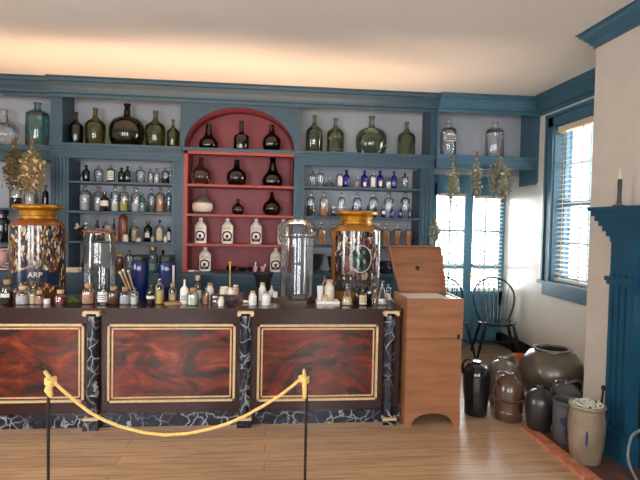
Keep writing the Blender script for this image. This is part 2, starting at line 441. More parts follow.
# chimney breast
MBc = MB().box(CXB, XR, 1.3, CYB, 0, CEIL)
struct('wall_chimney', MBc, 'chimney_plaster', 'cream plaster chimney breast rising behind the blue mantel', 'wall')
pr = [(d*.72, z*.62) for d, z in [(0, -.2), (.02, -.2), (.022, -.165), (.045, -.155), (.05, -.13), (.075, -.10), (.105, -.055), (.125, -.045), (.128, -.015), (.15, -.01), (.15, 0)]]
cr = MB(); vs = []; n = len(pr)
for d, z in pr: vs.append((CXB-d, 1.3, CEIL+z))
for d, z in pr: vs.append((CXB-d, CYB+d, CEIL+z))
for d, z in pr: vs.append((XR, CYB+d, CEIL+z))
cr.add(vs, [(j*n+i, j*n+i+1, (j+1)*n+i+1, (j+1)*n+i) for j in range(2) for i in range(n-1)])
struct('trim_2', cr, 'blue_paint', 'blue stepped cornice around the top of the chimney breast', 'cornice')
# baseboards
struct('baseboard_right', MB().box(XR-.025, XR, CYB, YD, 0, .17), 'black_paint', 'black baseboard under the window wall', 'baseboard')
struct('baseboard_chimney', MB().box(CXB-.02, CXB, 3.42, CYB+.02, 0, .2).box(CXB-.02, XR, CYB, CYB+.02, 0, .2), 'blue_paint', 'dark blue baseboard at the foot of the chimney breast', 'baseboard')
hx0 = 2.02
hb = MB().box(hx0+.1, CXB-.001, 1.3, CYB+.02, 0, .012)
struct('hearth', hb, 'hearth_brick', 'dark worn brick hearth below the mantel', 'hearth')
bb = MB(); y = CYB+.06; k = 0
for k in range(12):
    bb.box(hx0+random.uniform(-.006, .006), hx0+.095, y-.2, y-.008, 0, .022+random.uniform(0, .008)); y -= .205
hbrd = bb.build('trim_3', 'border_brick', None, False)
tag(hbrd, 'orange brick kerb laid end to end along the hearth edge', 'hearth kerb', None, 'structure')

# garden door with two glazed leaves
door = thing('door_1', 'blue panelled double garden door with blinded glass beside the chair', 'door', kind='structure')
zt, zb = Z(196, 470, YD), Z(291, 470, YD)
c = MB()
tw = .05
c.box(dx0-.09, dx0, YD-.03, YD+.02, 0, dzt+.14).box(dx1, dx1+.03, YD-.03, YD+.02, 0, dzt+.14).box(dx0-.09, dx1+.03, YD-.035, YD+.02, dzt, dzt+.14)
c.box(dx0-.1, dx1+.03, YD-.05, YD, dzt+.1, dzt+.14)
c.build('door_casing', 'door_glare_paint', door, False)
xs_l = (dx0, X(463.5, YD, 240)); xm = (X(463.5, YD, 240), X(472, YD, 240)); xe = X(499, YD, 240)
dl = MB()
dl.box(dx0, X(436, YD, 240), YD, YD+.05, 0, dzt).box(xm[0], xm[1], YD-.015, YD+.05, 0, dzt).box(xe, dx1, YD, YD+.05, 0, dzt)
dl.box(dx0, dx1, YD, YD+.05, zt, dzt).box(dx0, dx1, YD, YD+.05, .55, zb).box(dx0, dx1, YD, YD+.05, 0, .16)
dl.box(dx0, dx1, YD+.02, YD+.04, .1, .6)
for a, b in ((X(437, YD, 240), xm[0]), (xm[1], xe)): dl.box(a+.05, b-.05, YD+.005, YD+.03, .22, .49)
dl.build('door_leaf', 'door_glare_paint', door, False)
mu = MB(); zmid = Z(266, 470, YD)
mu.box(X(436, YD, 240), xe, YD+.005, YD+.04, zmid-.03, zmid+.03)
for a, b in ((X(436, YD, 240), xm[0]), (xm[1], xe)):
    u = (a+b)/2; mu.box(u-.012, u+.012, YD+.01, YD+.035, zb, zt)
zz = (zmid+zt)/2; mu.box(X(436, YD, 240), xe, YD+.01, YD+.035, zz-.012, zz+.012)
mu.build('muntin', 'door_glare_paint', door, False)
p = MB()
for a, b in ((X(436, YD, 240), xm[0]), (xm[1], xe)): p.box(a, b, YD+.02, YD+.024, zb, zt)
p.build('door_pane', 'window_glass', door, False)
kn = MB().lathe([(0, 0), (.028, .004), (.03, .02), (.018, .034), (0, .036)], (0, 0, 0), 14)
ko = kn.build('door_knob', 'brass', door); ko.location = (xm[1]+.0-.03, YD-.016, .93); ko.rotation_euler = (PI/2, 0, 0)
a, b = X(436.5, YD, 240), xm[0]-.01
blind('white venetian blind on the left leaf of the garden door', 'y', a, b, zb+.01, zt+.02, YD-.045, [a+.07, b-.12], .035)
a, b = xm[1]+.01, xe+.02
blind('white venetian blind on the right leaf of the garden door', 'y', a, b, zb+.01, zt+.0, YD-.045, [a+.08, b-.09], .03)

# ------------------------------------------------------------------ wall shelving
G = 'built-in shelving bays along the back wall'
zU = Z(149); zN = [Z(y) for y in (185, 214.7, 244.3)]; zLd = Z(272.5)
zLs = [Z(y, 120) for y in (181.9, 211.6, 241.7)]; zRs = [Z(y, 360) for y in (187.3, 217.1, 246.2)]
x0L, xA, xB, xC, xD = X(-75), X(50.5), X(181.5), X(295.5), X(433.5)
ft = .012
def cornice_piece(root, a, b, yf=YF):
    pr = [(yf-d, z) for d, z in crown(CEIL, 1)]
    # shelf cornice with a plain frieze under it
    mb = MB().prism(pr, 'x', a, b); mb.box(a, b, yf-.004, yf+.03, Z(103.5), CEIL-.18); mb.build('cornice', 'teal_paint', root, False)
def ledge_base(root, a, b):
    mb = MB().box(a, b, YF-.16, YB, 0, zLd-.045).box(a, b, YF-.19, YB, zLd-.045, zLd-.02).box(a, b, YF-.21, YB, zLd-.02, zLd)
    for q in (.1, .14, .2): mb.box(a, b, YF-.172, YF-.1, zLd-q-.012, zLd-q)
    mb.build('base_cabinet', 'teal_paint', root, False)
def entab(root, a, b):
    """moulded main shelf between upper and lower openings"""
    mb = MB().box(a, b, YF-.05, YB, zU-.03, zU).box(a, b, YF-.03, YB, zU-.06, zU-.03).box(a, b, YF-.012, YF+.03, zU-.105, zU-.06).box(a, b, YF-.02, YF+.03, zU-.15, zU-.125).box(a, b, YF-.008, YF+.03, zU-.16, zU-.105)
    mb.build('main_shelf', 'teal_paint', root, False)
def reeds(mb, a, b, z0, z1, n=4):
    for k in range(n):
        u = a+(b-a)*(k+.5)/n; mb.box(u-(b-a)/n*.3, u+(b-a)/n*.3, YF-.01, YF, z0, z1)
ltop = zU-.16
def side_bay(name_label, a, b, lowl, lowr, upl, upr, shelves, stilel):
    r = thing('shelving_bay', name_label, 'wall shelves', group=G)
    MB().box(a, b, YB, YB+.02, 0, CEIL-.02).build('back_panel', 'grey_plaster', r, False)
    cornice_piece(r, a, b); ledge_base(r, a, b); entab(r, a, b)
    s = MB().box(a, lowl, YF, YB, zLd, ltop)
    reeds(s, a+.02, lowl-.02, zLd, ltop); s.build('stile', 'teal_paint', r, False)
    s = MB().box(lowr, b, YF, YB, zLd, ltop); reeds(s, lowr+.015, b-.015, zLd, ltop, 3); s.build('stile', 'teal_paint', r, False)
    MB().box(a, upl, YF, YB, zU, CEIL-.02).build('upper_stile', 'teal_paint', r, False)
    MB().box(upr, b, YF, YB, zU, CEIL-.02).build('upper_stile', 'teal_paint', r, False)
    for z in shelves:
        MB().box(lowl, lowr, YF+.01, YB, z-.022, z).build('shelf', 'teal_paint', r, False)
    return r
# far-left bay, mostly outside the picture
r = thing('shelving_bay', 'teal shelving bay at the far left behind the hanging herbs', 'wall shelves', group=G)
MB().box(x0L, xA, YB, YB+.02, 0, CEIL-.02).build('back_panel', 'grey_plaster', r, False)
pr = [(YF+.05-d, z) for d, z in crown(CEIL, 1)]
MB().prism(pr, 'x', x0L, xA).box(x0L, xA, YF+.03, YF+.06, Z(91, 30), CEIL-.18).build('cornice', 'teal_paint', r, False)
ledge_base(r, x0L, xA)
zUL = Z(144.5, 25)
MB().box(x0L, xA, YF+.02, YB, zUL-.06, zUL).box(x0L, xA, YF+.05, YB, zUL-.16, zUL-.06).build('main_shelf', 'teal_paint', r, False)
zFL = [Z(176, 20), Z(208, 20), Z(243, 20)]
for z in zFL[1:]: MB().box(x0L, xA, YF+.05, YB, z-.022, z).build('shelf', 'teal_paint', r, False)
left_bay = side_bay('teal shelving bay of clear and dark bottles left of the red niche', xA, xB, X(68.5), X(171.5), X(62), X(179.8), zLs, None)
right_bay = side_bay('teal shelving bay of clear and cobalt bottles right of the red niche', xC, xD, X(304), X(420), X(297.5), X(429), zRs, None)
# side of the right bay towards the door
MB().box(xD-.02, xD, YB, YD, 0, CEIL-.02).build('side_panel', 'teal_paint', right_bay, False)
# the arched niche
r = thing('arched_shelving_niche', 'red arched niche with vermilion shelves in the middle of the wall shelving', 'wall shelves', group=G)
MB().box(xB, xC, YB+.021, YB+.04, 0, CEIL-.02).build('backing', 'teal_paint', r, False)
na, nb = X(183.5), X(293.5)
MB().box(xB, xC, YB, YB+.02, zLd, CEIL-.05).build('back_panel', 'red_paint', r, False)
cx = (na+nb)/2; aw = (nb-na)/2; ah = Z(107.5)-zU
arc = [(cx-aw*math.cos(PI*k/36), zU+ah*math.sin(PI*k/36)) for k in range(37)]
MB().prism([(xB, zU-.02), (na, zU-.02)]+arc+[(nb, zU-.02), (xC, zU-.02), (xC, CEIL-.02), (xB, CEIL-.02)], 'y', YF-.004, YF+.03).build('arch_panel', 'teal_paint', r, False)
so = MB(); vs = []
for x_, z_ in arc: vs += [(x_, YF+.028, z_), (x_, YB, z_)]
so.add(vs, [(2*i, 2*i+1, 2*i+3, 2*i+2) for i in range(36)]); so.build('arch_soffit', 'red_paint', r)
cornice_piece(r, xB, xC); ledge_base(r, xB, xC)
MB().box(xB, xC, YF-.02, YB, zU-.035, zU).build('main_shelf', 'teal_paint', r, False)
fw = X(187.3)-na
MB().box(xB, na, YF, YB, zLd, zU-.03).build('stile', 'teal_paint', r, False)
MB().box(nb, xC, YF, YB, zLd, zU-.03).build('stile', 'teal_paint', r, False)
fr = MB().box(na, na+fw, YF-.006, YF+.02, zLd, zU-.035).box(na, nb, YF-.006, YF+.02, zU-.07, zU-.035)
fr.build('niche_frame', 'vermilion_paint', r, False)
MB().box(na+fw-.004, na+fw, YF+.02, YB, zLd, zU-.035).box(nb-fw*.5, nb-fw*.5+.004, YF+.02, YB, zLd, zU-.035).build('niche_side', 'red_paint', r, False)
for z in zN: MB().box(na, nb, YF-.004, YB, z-.026, z).build('shelf', 'vermilion_paint', r, False)

# hanging unit over the garden door
YO, YOB = 5.78, 6.18
r = thing('overdoor_shelf', 'blue hanging shelf with two clear bottles over the garden door', 'wall shelves', group=G)
xo1 = XR-.002; xod = X(533, YO)
pr = [(YO-d*.85, z) for d, z in crown(CEIL, 1)]
MB().prism(pr, 'x', xD+.002, XR-.002).box(xD+.002, XR-.002, YO, YO+.03, Z(113, 480, YO), CEIL-.18).build('cornice', 'blue_paint', r, False)
MB().box(xD+.002, xo1, YOB, YOB+.02, Z(172, 480, YO), CEIL-.02).build('back_panel', 'grey_plaster', r, False)
zO = Z(155.5, 480, YO)
MB().box(xD+.002, xo1-.03, YO+.005, YOB, zO-.03, zO).box(xD+.002, xo1-.03, YO+.02, YO+.06, zO-.09, zO-.03).box(xD+.002, xo1-.03, YO+.01, YO+.06, zO-.125, zO-.10).box(xD+.002, xo1-.03, YO+.025, YO+.06, zO-.15, zO-.09).build('shelf', 'blue_paint', r, False)
sp = MB().prism([(YO, CEIL-.1), (YOB, CEIL-.1), (YOB, Z(184, 520, YO)), (YO+.04, Z(184, 520, YO)), (YO, Z(181, 520, YO))], 'x', xo1-.032, xo1)
sp.build('side_panel', 'blue_paint', r, False)
MB().box(xD+.002, xD+.016, YO, YOB, zO-.15, CEIL-.1).build('side_panel', 'blue_paint', r, False)
# ------------------------------------------------------------------ counter
cb = YCF+.66
cnt = thing('shop_counter', 'long mahogany shop counter with flame-grained panels and marbled columns', 'counter', (0, YCF, 0))
def cpt(x, y): return ony(x, y, YCF)
cx0, cx1 = cpt(-95, 330).x, cpt(400.5, 330).x
def L(mb, name, mat, parent=cnt, smooth=False):
    o = mb.build(name, mat, parent, smooth); o.matrix_parent_inverse = Matrix.Translation((0, -YCF, 0)); return o
zb1, zb0 = cpt(240, 411.5).z, 0
L(MB().box(cx0, cx1, YCF, cb-.03, .02, CT-.03), 'body', 'dark_frame')
top = MB().box(cx0-.02, cx1+.004, YCF-.05, cb, CT-.022, CT).box(cx0-.01, cx1+.002, YCF-.03, cb-.01, CT-.04, CT-.022)
L(top, 'countertop', 'dark_frame')
L(MB().box(cx0, cx1+.01, YCF-.025, YCF+.01, 0, zb1), 'base_band', 'navy_marble')
for (xa, xb, ya, yb) in ((-55, 84.7, 323.5, 402.5), (107.8, 235.3, 323.8, 401.3), (257.2, 377.2, 324.2, 400)):
    p0 = cpt(xa, (ya+yb)/2).x; p1 = cpt(xb, (ya+yb)/2).x; xm_ = (xa+xb)/2
    q1, q0 = cpt(xm_, ya).z, cpt(xm_, yb).z; zm = (q0+q1)/2
    pan = MB().box(p0+.02, p1-.02, YCF-.006, YCF+.01, zm+.002, q1-.02).box(p0+.02, p1-.02, YCF-.006, YCF+.01, q0+.02, zm-.002)
    po = L(pan, 'front_panel', 'mahogany_flame')
    md = MB()
    for (i, wd, out) in ((0, .018, .018), (.031, .011, .012)):
        a, b, c_, d = p0+i, p1-i, q0+i, q1-i
        md.box(a, b, YCF-out, YCF, d-wd, d).box(a, b, YCF-out, YCF, c_, c_+wd).box(a, a+wd, YCF-out, YCF, c_, d).box(b-wd, b, YCF-out, YCF, c_, d)
    mo = md.build('gilt_moulding', 'gilt', po, False)
for px in (-58, 94.5, 245.4, 388.3):
    p = cpt(px, 360); zc1 = cpt(px, 309.5).z; zc0 = cpt(px, 416).z; zp = cpt(px, 414).z
    R_ = .044
    colm = MB().lathe([(R_*1.05, zc0), (R_, zc0+.04), (R_*.98, zc1-.06), (R_*.9, zc1-.04)], (p.x, YCF-.03, 0), 20)
    co = L(colm, 'column', 'navy_marble', smooth=True)
    cap = MB().box(p.x-.06, p.x+.06, YCF-.085, YCF+.01, zc1-.02, zc1-.001)
    for s in (-1, 1):
        for rr_ in (.0155, .008):
            prof = [(0, -.0475-.004*(rr_ < .01)), (rr_, -.0475-.004*(rr_ < .01)), (rr_, .0475), (0, .0475)]
            b_ = MB().lathe(prof, (0, 0, 0), 16)
            cap.add([(p.x+s*.05+v_[0], YCF-.038+v_[2], zc1-.024+v_[1]) for v_ in b_.v], b_.f)
    cap.build('capital', 'gilt', co, True)
    pl = MB().box(p.x-.05, p.x+.05, YCF-.09, YCF, 0, zp-.018).box(p.x-.055, p.x+.055, YCF-.095, YCF, 0, .025)
    pl.build('plinth', 'navy_marble', co, False)
    MB().box(p.x-.056, p.x+.056, YCF-.095, YCF, zp-.018, zp).build('plinth_cap', 'gilt', co, False)
# end column return
L(MB().box(cx1-.002, cx1+.004, YCF+.0, YCF+.08, zb1-.13, zb1+.04), 'end_block', 'navy_marble')

# ------------------------------------------------------------------ wooden chest
YC = 3.91
chest = thing('wooden_desk_chest', 'tall brown wooden chest with open lid at the right end of the counter', 'chest', (0, 0, 0))
def cp(x, y): return ony(x, y, YC)
c0, c1 = cp(405.8, 360).x, cp(461.3, 360).x
ztop = cp(434, 298.7).z; zsp = cp(434, 338.3).z; zap = cp(434, 409.5).z; yb_ = YC+.44
# lower case with arched apron
def arch_poly():
    a0, a1 = cp(412, 420).x, cp(452, 420).x; xm_ = (a0+a1)/2; hw = (a1-a0)/2; h = cp(430, 415).z
    return [(c0, 0), (a0, 0)]+[(xm_-hw*math.cos(PI*k/14), .015+(h-.0)*math.sin(PI*k/14)) for k in range(15)]+[(a1, 0), (c1, 0), (c1, zap), (c0, zap)]
MB().prism(arch_poly(), 'y', YC-.004, YC+.018).build('apron', 'chest_wood', chest, False)
MB().box(c0, c0+.018, YC+.018, yb_, 0, zap).box(c1-.018, c1, YC+.018, yb_, 0, zap).box(c0, c1, yb_-.018, yb_, 0, zap).build('foot', 'chest_wood', chest, False)
MB().box(c0+.002, c1-.002, YC, yb_, zap, zsp-.004).build('lower_case', 'chest_wood', chest, False)
uc = MB().box(c0-.004, c1+.004, YC-.006, YC+.014, zsp, ztop).box(c0-.004, c1+.004, yb_-.016, yb_, zsp, ztop).box(c0-.004, c0+.014, YC, yb_, zsp, ztop).box(c1-.014, c1+.004, YC, yb_, zsp, ztop).box(c0, c1, YC, yb_, zsp, zsp+.02)
uc.build('upper_case', 'chest_wood', chest, False)
MB().box(c0+.02, c1-.07, YC+.02, yb_-.02, ztop-.03, ztop-.012).build('writing_board', 'page_grey', chest, False)
MB().box(c1-.066, c1-.014, YC+.02, yb_-.02, ztop-.03, ztop-.008).build('inner_tray', 'dark_wood', chest, False)
hp = MB().lathe([(0, 0), (.012, .001), (.012, .012), (.006, .02), (0, .021)], (0, 0, 0), 10)
ho = hp.build('latch', 'iron', chest); ho.location = (cp(458, 335).x, YC-.006, cp(458, 335.5).z); ho.rotation_euler = (PI/2, 0, 0)
MB().box(ho.location.x-.008, ho.location.x+.008, YC-.016, YC-.004, ho.location.z-.03, ho.location.z).build('latch_plate', 'iron', chest, False)
# lid leaning back on its hinges, racked a little to the left
Yh, Yt = yb_+.005, yb_+.13
bl, brr, tl, tr_ = ony(398.8, 291.7, Yh), ony(445.6, 291.7, Yh), ony(387.5, 246.3, Yt), ony(440, 246.3, Yt)
zbm = (bl.z+brr.z)/2; ztm = (tl.z+tr_.z)/2
lid = MB()
def lp(u, v, w):   # lid coordinates -> world; w is towards the viewer
    a = Vector((bl.x, Yh, ztop)).lerp(Vector((brr.x, Yh, ztop)), u); b = Vector((tl.x, Yt, ztm)).lerp(Vector((tr_.x, Yt, ztm)), u)
    return a.lerp(b, v)+Vector((0, -w, w*.25))
def lidbox(mb, u0, u1, v0, v1, w0, w1):
    return mb.add([lp(u, v, w_) for u in (u0, u1) for v in (v0, v1) for w_ in (w0, w1)], [(0, 1, 3, 2), (4, 6, 7, 5), (0, 4, 5, 1), (2, 3, 7, 6), (0, 2, 6, 4), (1, 5, 7, 3)])
lidbox(lid, 0, 1, 0, 1, -.02, 0)
lo_ = lid.build('lid', 'lid_wood', chest, False)
rim = MB(); lidbox(rim, 0, .03, 0, 1, 0, .03); lidbox(rim, .97, 1, 0, 1, 0, .03); lidbox(rim, 0, 1, .97, 1, 0, .03)
rim.build('lid_rim', 'chest_wood', lo_, False)
kk = MB(); lidbox(kk, .44, .54, .50, .53, -.001, .003); lidbox(kk, .47, .51, .45, .56, -.001, .004); kk.build('lock_plate', 'iron', lo_, False)

# ------------------------------------------------------------------ mantel
mant = thing('fireplace_mantel', 'deep blue panelled fireplace mantel with stepped shelf on the chimney breast', 'fireplace mantel', (CXB, 3.42, 0))
def M(mb, name, parent=mant, smooth=False, mat='shaded_mantel_paint'):
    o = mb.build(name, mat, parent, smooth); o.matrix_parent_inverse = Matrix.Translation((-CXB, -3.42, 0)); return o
zs = ony(587, 208, 3.52).z; xs = ony(587, 208, 3.52).x; yf1 = 3.52; yn1 = 1.95
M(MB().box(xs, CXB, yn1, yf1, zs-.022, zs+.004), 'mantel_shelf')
bed = MB(); st = 6
for k in range(st):
    f_ = (k+1)/(st+.5); zt_ = zs-.022-.036*k
    bed.box(xs+(CXB-xs)*f_*.62, CXB, yn1+.16*f_, yf1-.135*f_, zt_-.037, zt_)
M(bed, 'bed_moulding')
xp = CXB-.075
zfr = zs-.022-.036*st
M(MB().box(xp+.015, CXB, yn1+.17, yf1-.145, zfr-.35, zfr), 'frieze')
for (ya, yb2) in ((3.375, 3.13), (2.34, 2.1)):
    y0_, y1_ = min(ya, yb2), max(ya, yb2)
    pil = MB().box(xp, CXB, y0_, y1_, .2, zfr)
    for k in range(4):
        u = y0_+(y1_-y0_)*(k+.5)/4; pil.box(xp-.012, xp, u-.018, u+.018, .24, zfr-.22)
    for k in range(3):
        u = xp+.012+.02*k; pil.box(u, u+.01, y1_, y1_+.008, .24, zfr-.22)
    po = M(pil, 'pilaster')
    capz = ony(610, 276, 3.38).z
    MB().box(xp-.028, CXB, y0_-.022, y1_+.024, capz-.03, capz).box(xp-.018, CXB, y0_-.014, y1_+.014, capz-.055, capz-.03).build('pilaster_cap', 'shaded_mantel_paint', po, False)
    MB().box(xp-.03, CXB, y0_-.02, y1_+.02, 0, .21).build('pilaster_base', 'shaded_mantel_paint', po, False)
M(MB().box(CXB-.012, CXB, 2.34, 3.13, 0, .95), 'firebox_panel', mat='black_paint')

# candlestick on the mantel
p = onx(619, 205, (xs+CXB)/2-.03); kpm = mpp((p.x, p.y, zs))
can = thing('candlestick', 'dark candle with pale flame-shaped bulb in a pewter holder on the mantel', 'candlestick', (p.x, p.y, zs+.004))
MB().lathe([(0, 0), (.042, 0), (.044, .008), (.02, .016), (.016, .03), (.02, .034), (0, .034)], seg=16).build('holder', 'pewter', can)
MB().lathe([(0, .03), (.0145, .03), (.013, .1), (.0145, .17), (.012, .185), (0, .185)], seg=12).build('candle', 'candle_wax', can)
MB().lathe([(0, .183), (.009, .19), (.011, .21), (.007, .24), (0, .268)], seg=10).build('flame_bulb', 'flame_plastic', can)

# ------------------------------------------------------------------ Windsor chairs
def windsor(label, loc, rz):
    r = thing('windsor_chair', label, 'chair', loc, 'Windsor chairs by the garden door', rz=rz)
    W, D, H = .235, .21, .43
    seat = MB().lathe([(0, H-.035), (.8, H-.04), (.97, H-.02), (1, H-.006), (.96, H), (.6, H-.008), (0, H-.014)], (0, 0, 0), 32, W, D)
    seat.build('seat', 'seat_paint', r)
    for sx in (-1, 1):
        for sy in (-1, 1):
            a = Vector((sx*.165, sy*.13, H-.03)); b = Vector((sx*.262, sy*(.19 if sy < 0 else .20), 0))
            pts = [a.lerp(b, k/6) for k in range(7)]
            MB().tube(pts, [.013, .018, .021, .016, .019, .015, .011], 8).build('leg', 'chair_black', r)
        q = [Vector((sx*.218, -.165, .17)), Vector((sx*.222, 0, .17)), Vector((sx*.218, .175, .17))]
        MB().tube(q, [.008, .013, .008], 8).build('stretcher', 'chair_black', r)
    MB().tube([(-.215, 0, .17), (0, 0, .17), (.215, 0, .17)], [.008, .013, .008], 8).build('stretcher', 'chair_black', r)
    # bow back: narrow at the seat, swelling, then a round top
    def bow(s):
        sg = -1 if s < .5 else 1; q = 1-abs(2*s-1)          # 0 at the seat, 1 at the crown
        if q < .5: t0 = q/.5; return sg*(.175+.08*math.sin(t0*PI/2)), .55*t0
        a = (q-.5)/.5*PI/2; return sg*.255*math.cos(a), .55+.45*math.sin(a)
    pts = []; n = 24
    for k in range(n+1):
        xx, z_ = bow(k/n); pts.append((xx, .14+.10*z_, H-.01+.525*z_))
    MB().tube(pts, .0115, 8).build('bow_back', 'chair_black', r)
    for k in range(7):
        u = (k-3)/3.6; xt = u*.235; zt_ = H-.01+.525*(.55+.45*math.sqrt(max(0, 1-(xt/.255)**2)))
        MB().tube([(u*.15, .155, H-.01), (u*.19, .19, (H+zt_)/2), (xt, .14+.1*(zt_-H+.01)/.525, zt_)], [.007, .0085, .0055], 6).build('spindle', 'chair_black', r)
    return r
fl = onz(472, 359, 0); fr_ = onz(517.5, 359.5, 0)
ctr = (fl+fr_)/2
ch1 = windsor('dark bow-back Windsor chair standing in full view before the garden door', (ctr.x+.09, ctr.y+.17, 0), -.2)
q = onz(468, 358, 0)
dup(ch1, (q.x-.19, q.y+.15, 0), 'dark Windsor chair mostly hidden behind the wooden chest', .06)

# ------------------------------------------------------------------ crocks and jugs on the floor
def jug(name, label, cat, x, yb, h, w, prof, mat, handles=(), rim=None, group='stoneware by the hearth', seg=28):
    p = onz(x, yb, 0); k = mpp(p)
    H, R = h*k, w*k/2
    # the pixel base is the near edge of the foot
    p = onz(x, yb, 0); d = Vector((p.x, p.y, 0)).normalized(); foot = prof[1][0]*R
    loc = (p.x+d.x*foot*.9, p.y+d.y*foot*.9, 0)
    r = thing(name, label, cat, loc, group)
    MB().lathe([(a*R, b*H) for a, b in prof], seg=seg).build('body', mat, r)
    for pts, rad in handles:
        MB().tube([(a*R, b*R, c_*H) for a, b, c_ in pts], [rad*R]*len(pts), 8).build('handle', mat, r)
    return r, R, H
ov = [(0, 0), (.68, 0), (.72, .02), (.93, .35), (1, .55), (.98, .68), (.86, .8), (.55, .9), (.26, .94), (.22, .97), (.28, .985), (.26, 1), (.14, 1), (.12, .95)]
def loop(ang, *_):
    return [(q*math.cos(ang), q*math.sin(ang), z) for q, z in ((.2, .93), (.36, .985), (.55, 1.02), (.78, 1.015), (.97, .96), (1.06, .87), (1.02, .77), (.9, .69))]
jug('storage_jar', 'huge olive-grey stoneware jar with wide open mouth against the window wall', 'jar', 550, 411, 60, 62,
    [(0, 0), (.62, 0), (.64, .02), (.88, .25), (.99, .46), (1, .6), (.93, .78), (.72, .92), (.56, .955), (.55, .975), (.61, .985), (.61, 1), (.5, 1), (.48, .97), (.62, .9), (.8, .7), (.7, .2), (0, .1)], 'jar_olive', seg=40)
jug('stoneware_jug', 'tall glossy black jug standing against the wooden chest', 'jug', 475.5, 417, 54, 27,
    [(0, 0), (.8, 0), (.84, .02), (.86, .2), (.97, .45), (1, .75), (.93, .85), (.68, .93), (.36, .955), (.3, .965), (.34, .985), (.3, 1), (.18, 1), (.16, .95)], 'jug_black',
    [(loop(2.7, .34, .97, .9, .84, .18), .1)])
jug('stoneware_jug', 'grey-brown jug with ear handle standing behind the ridged brown jug', 'jug', 501, 408, 49, 32, ov, 'jug_grey',
    [(loop(0.15, .26, .95, .9, .74, .42), .09)])
r, R, H = jug('stoneware_jug', 'brown jug with a raised ridge around its belly and left ear handle', 'jug', 508, 423, 48, 30,
    [(0, 0), (.86, 0), (.9, .02), (.91, .18), (.94, .2), (.92, .22), (.93, .34), (.95, .42), (1.1, .455), (1.12, .475), (1.06, .5), (.98, .5), (.97, .62), (.86, .78), (.62, .9), (.3, .945), (.24, .96), (.3, .98), (.28, 1), (.16, 1), (.14, .96)], 'jug_brown',
    [(loop(3.3, .28, .93, .86, .66, .34), .09)])
jug('stoneware_jug', 'small matte black jug at the near corner of the brick kerb', 'jug', 538.5, 434, 46, 28.5, ov, 'jug_charcoal')
jug('stoneware_jug', 'squat slate-grey jug with two ear handles in front of the huge jar', 'jug', 564, 427, 44, 33,
    [(0, 0), (.8, 0), (.84, .03), (.97, .35), (1, .6), (.93, .74), (.7, .86), (.35, .92), (.22, .94), (.2, .97), (.26, .985), (.24, 1), (.12, 1), (.1, .96)], 'jug_slate',
    [(loop(-.35, .28, .92, .82, .72, .3), .08), (loop(3.5, .28, .92, .82, .72, .3), .08)])
op = lambda top: [(0, 0), (.82, 0), (.86, .015), (.95, .3), (1, .6), (.98, .8), (.93, .9), (.98, .93), (1.02, .96), (1.0, 1), (.88, 1), (.85, .95), (.9, .7), (.8, .1), (0, .06)]
r, R, H = jug('stoneware_crock', 'grey crock with cobalt blue brush mark beside the tan crock', 'crock', 564, 446, 44, 24, op(0), 'salt_grey')
bm = MB().patch(R*.995, H*.48, H*.68, .42, mid=-PI/2-.55, oval=True, t=.003); bm.patch(R*.975, H*.25, H*.5, .18, mid=-PI/2-.4, oval=True, t=.004); bm.build('cobalt_mark', 'cobalt_slip', r)
r, R, H = jug('stoneware_crock', 'tan salt-glazed crock with a blue stroke, heaped with pale dried roots', 'crock', 585, 466, 61, 35.5,
    [(0, 0), (.74, 0), (.78, .015), (.92, .3), (1, .55), (.99, .72), (.92, .86), (.9, .9), (.98, .93), (1.0, .955), (.97, .975), (.86, .975), (.83, .93), (.86, .7), (.74, .1), (0, .06)], 'salt_glaze', seg=36)
MB().patch(lambda z: R*1.0, H*.36, H*.62, .07, mid=-PI/2-.56, oval=True, t=.003).build('cobalt_stroke', 'cobalt_slip', r)
crock = r
hp = MB(); random.seed(3)
for k in range(46):
    a = random.uniform(0, 2*PI); rr = R*.8*math.sqrt(random.random()); b = random.uniform(0, PI); ln = random.uniform(.03, .07)
    c_ = Vector((rr*math.cos(a), rr*math.sin(a), H*.93+random.uniform(0, .035)*(1.3-rr/R)))
    d = Vector((math.cos(b), math.sin(b), random.uniform(-.3, .4)))*ln
    ok = [c_-d*.5, c_+Vector((0, 0, .012)), c_+d*.5]
    for w_ in ok:
        l_ = math.hypot(w_.x, w_.y)
        if l_ > R*.84: w_.x *= R*.84/l_; w_.y *= R*.84/l_
    hp.tube(ok, [.004, .007, .003], 6)
o = hp.build('dried_root', 'marl', None, loc=crock.location); tag(o, 'pale dried roots heaped to the brim of the tan crock', 'dried roots', None, 'stuff')
# fire iron standing behind the crock, leaning on the chimney breast
a = ony(603.5, 388, 3.33); b = ony(597, 440, 3.33)
dd = (b-a).normalized(); foot = a+dd*((a.z-.014)/-dd.z)
t_ = thing('fire_poker', 'thin black iron poker leaning behind the tan crock', 'fire iron', (foot.x, foot.y, .0))
la, lb = a-Vector((foot.x, foot.y, 0)), foot-Vector((foot.x, foot.y, 0))
MB().tube([lb, la], .008, 8).build('shaft', 'iron', t_)
kb = MB().lathe([(0, -.02), (.012, -.014), (.017, 0), (.013, .014), (0, .02)], tuple(la), 12); kb.build('knob', 'iron', t_)
# terracotta pot behind
p = onz(525, 378, 0); k = mpp(p)
t_ = thing('terracotta_pot', 'orange terracotta pot peeping out behind the huge stoneware jar', 'flowerpot', (p.x, p.y+.1, 0))
MB().lathe([(0, 0), (.05, 0), (.07, .17), (.08, .17), (.082, .22), (.07, .22), (.06, .03), (0, .03)], seg=24).build('body', 'terracotta', t_)
MB().lathe([(.081, .175), (.087, .178), (.087, .218), (.082, .222)], seg=24).build('rim', 'terracotta', t_)
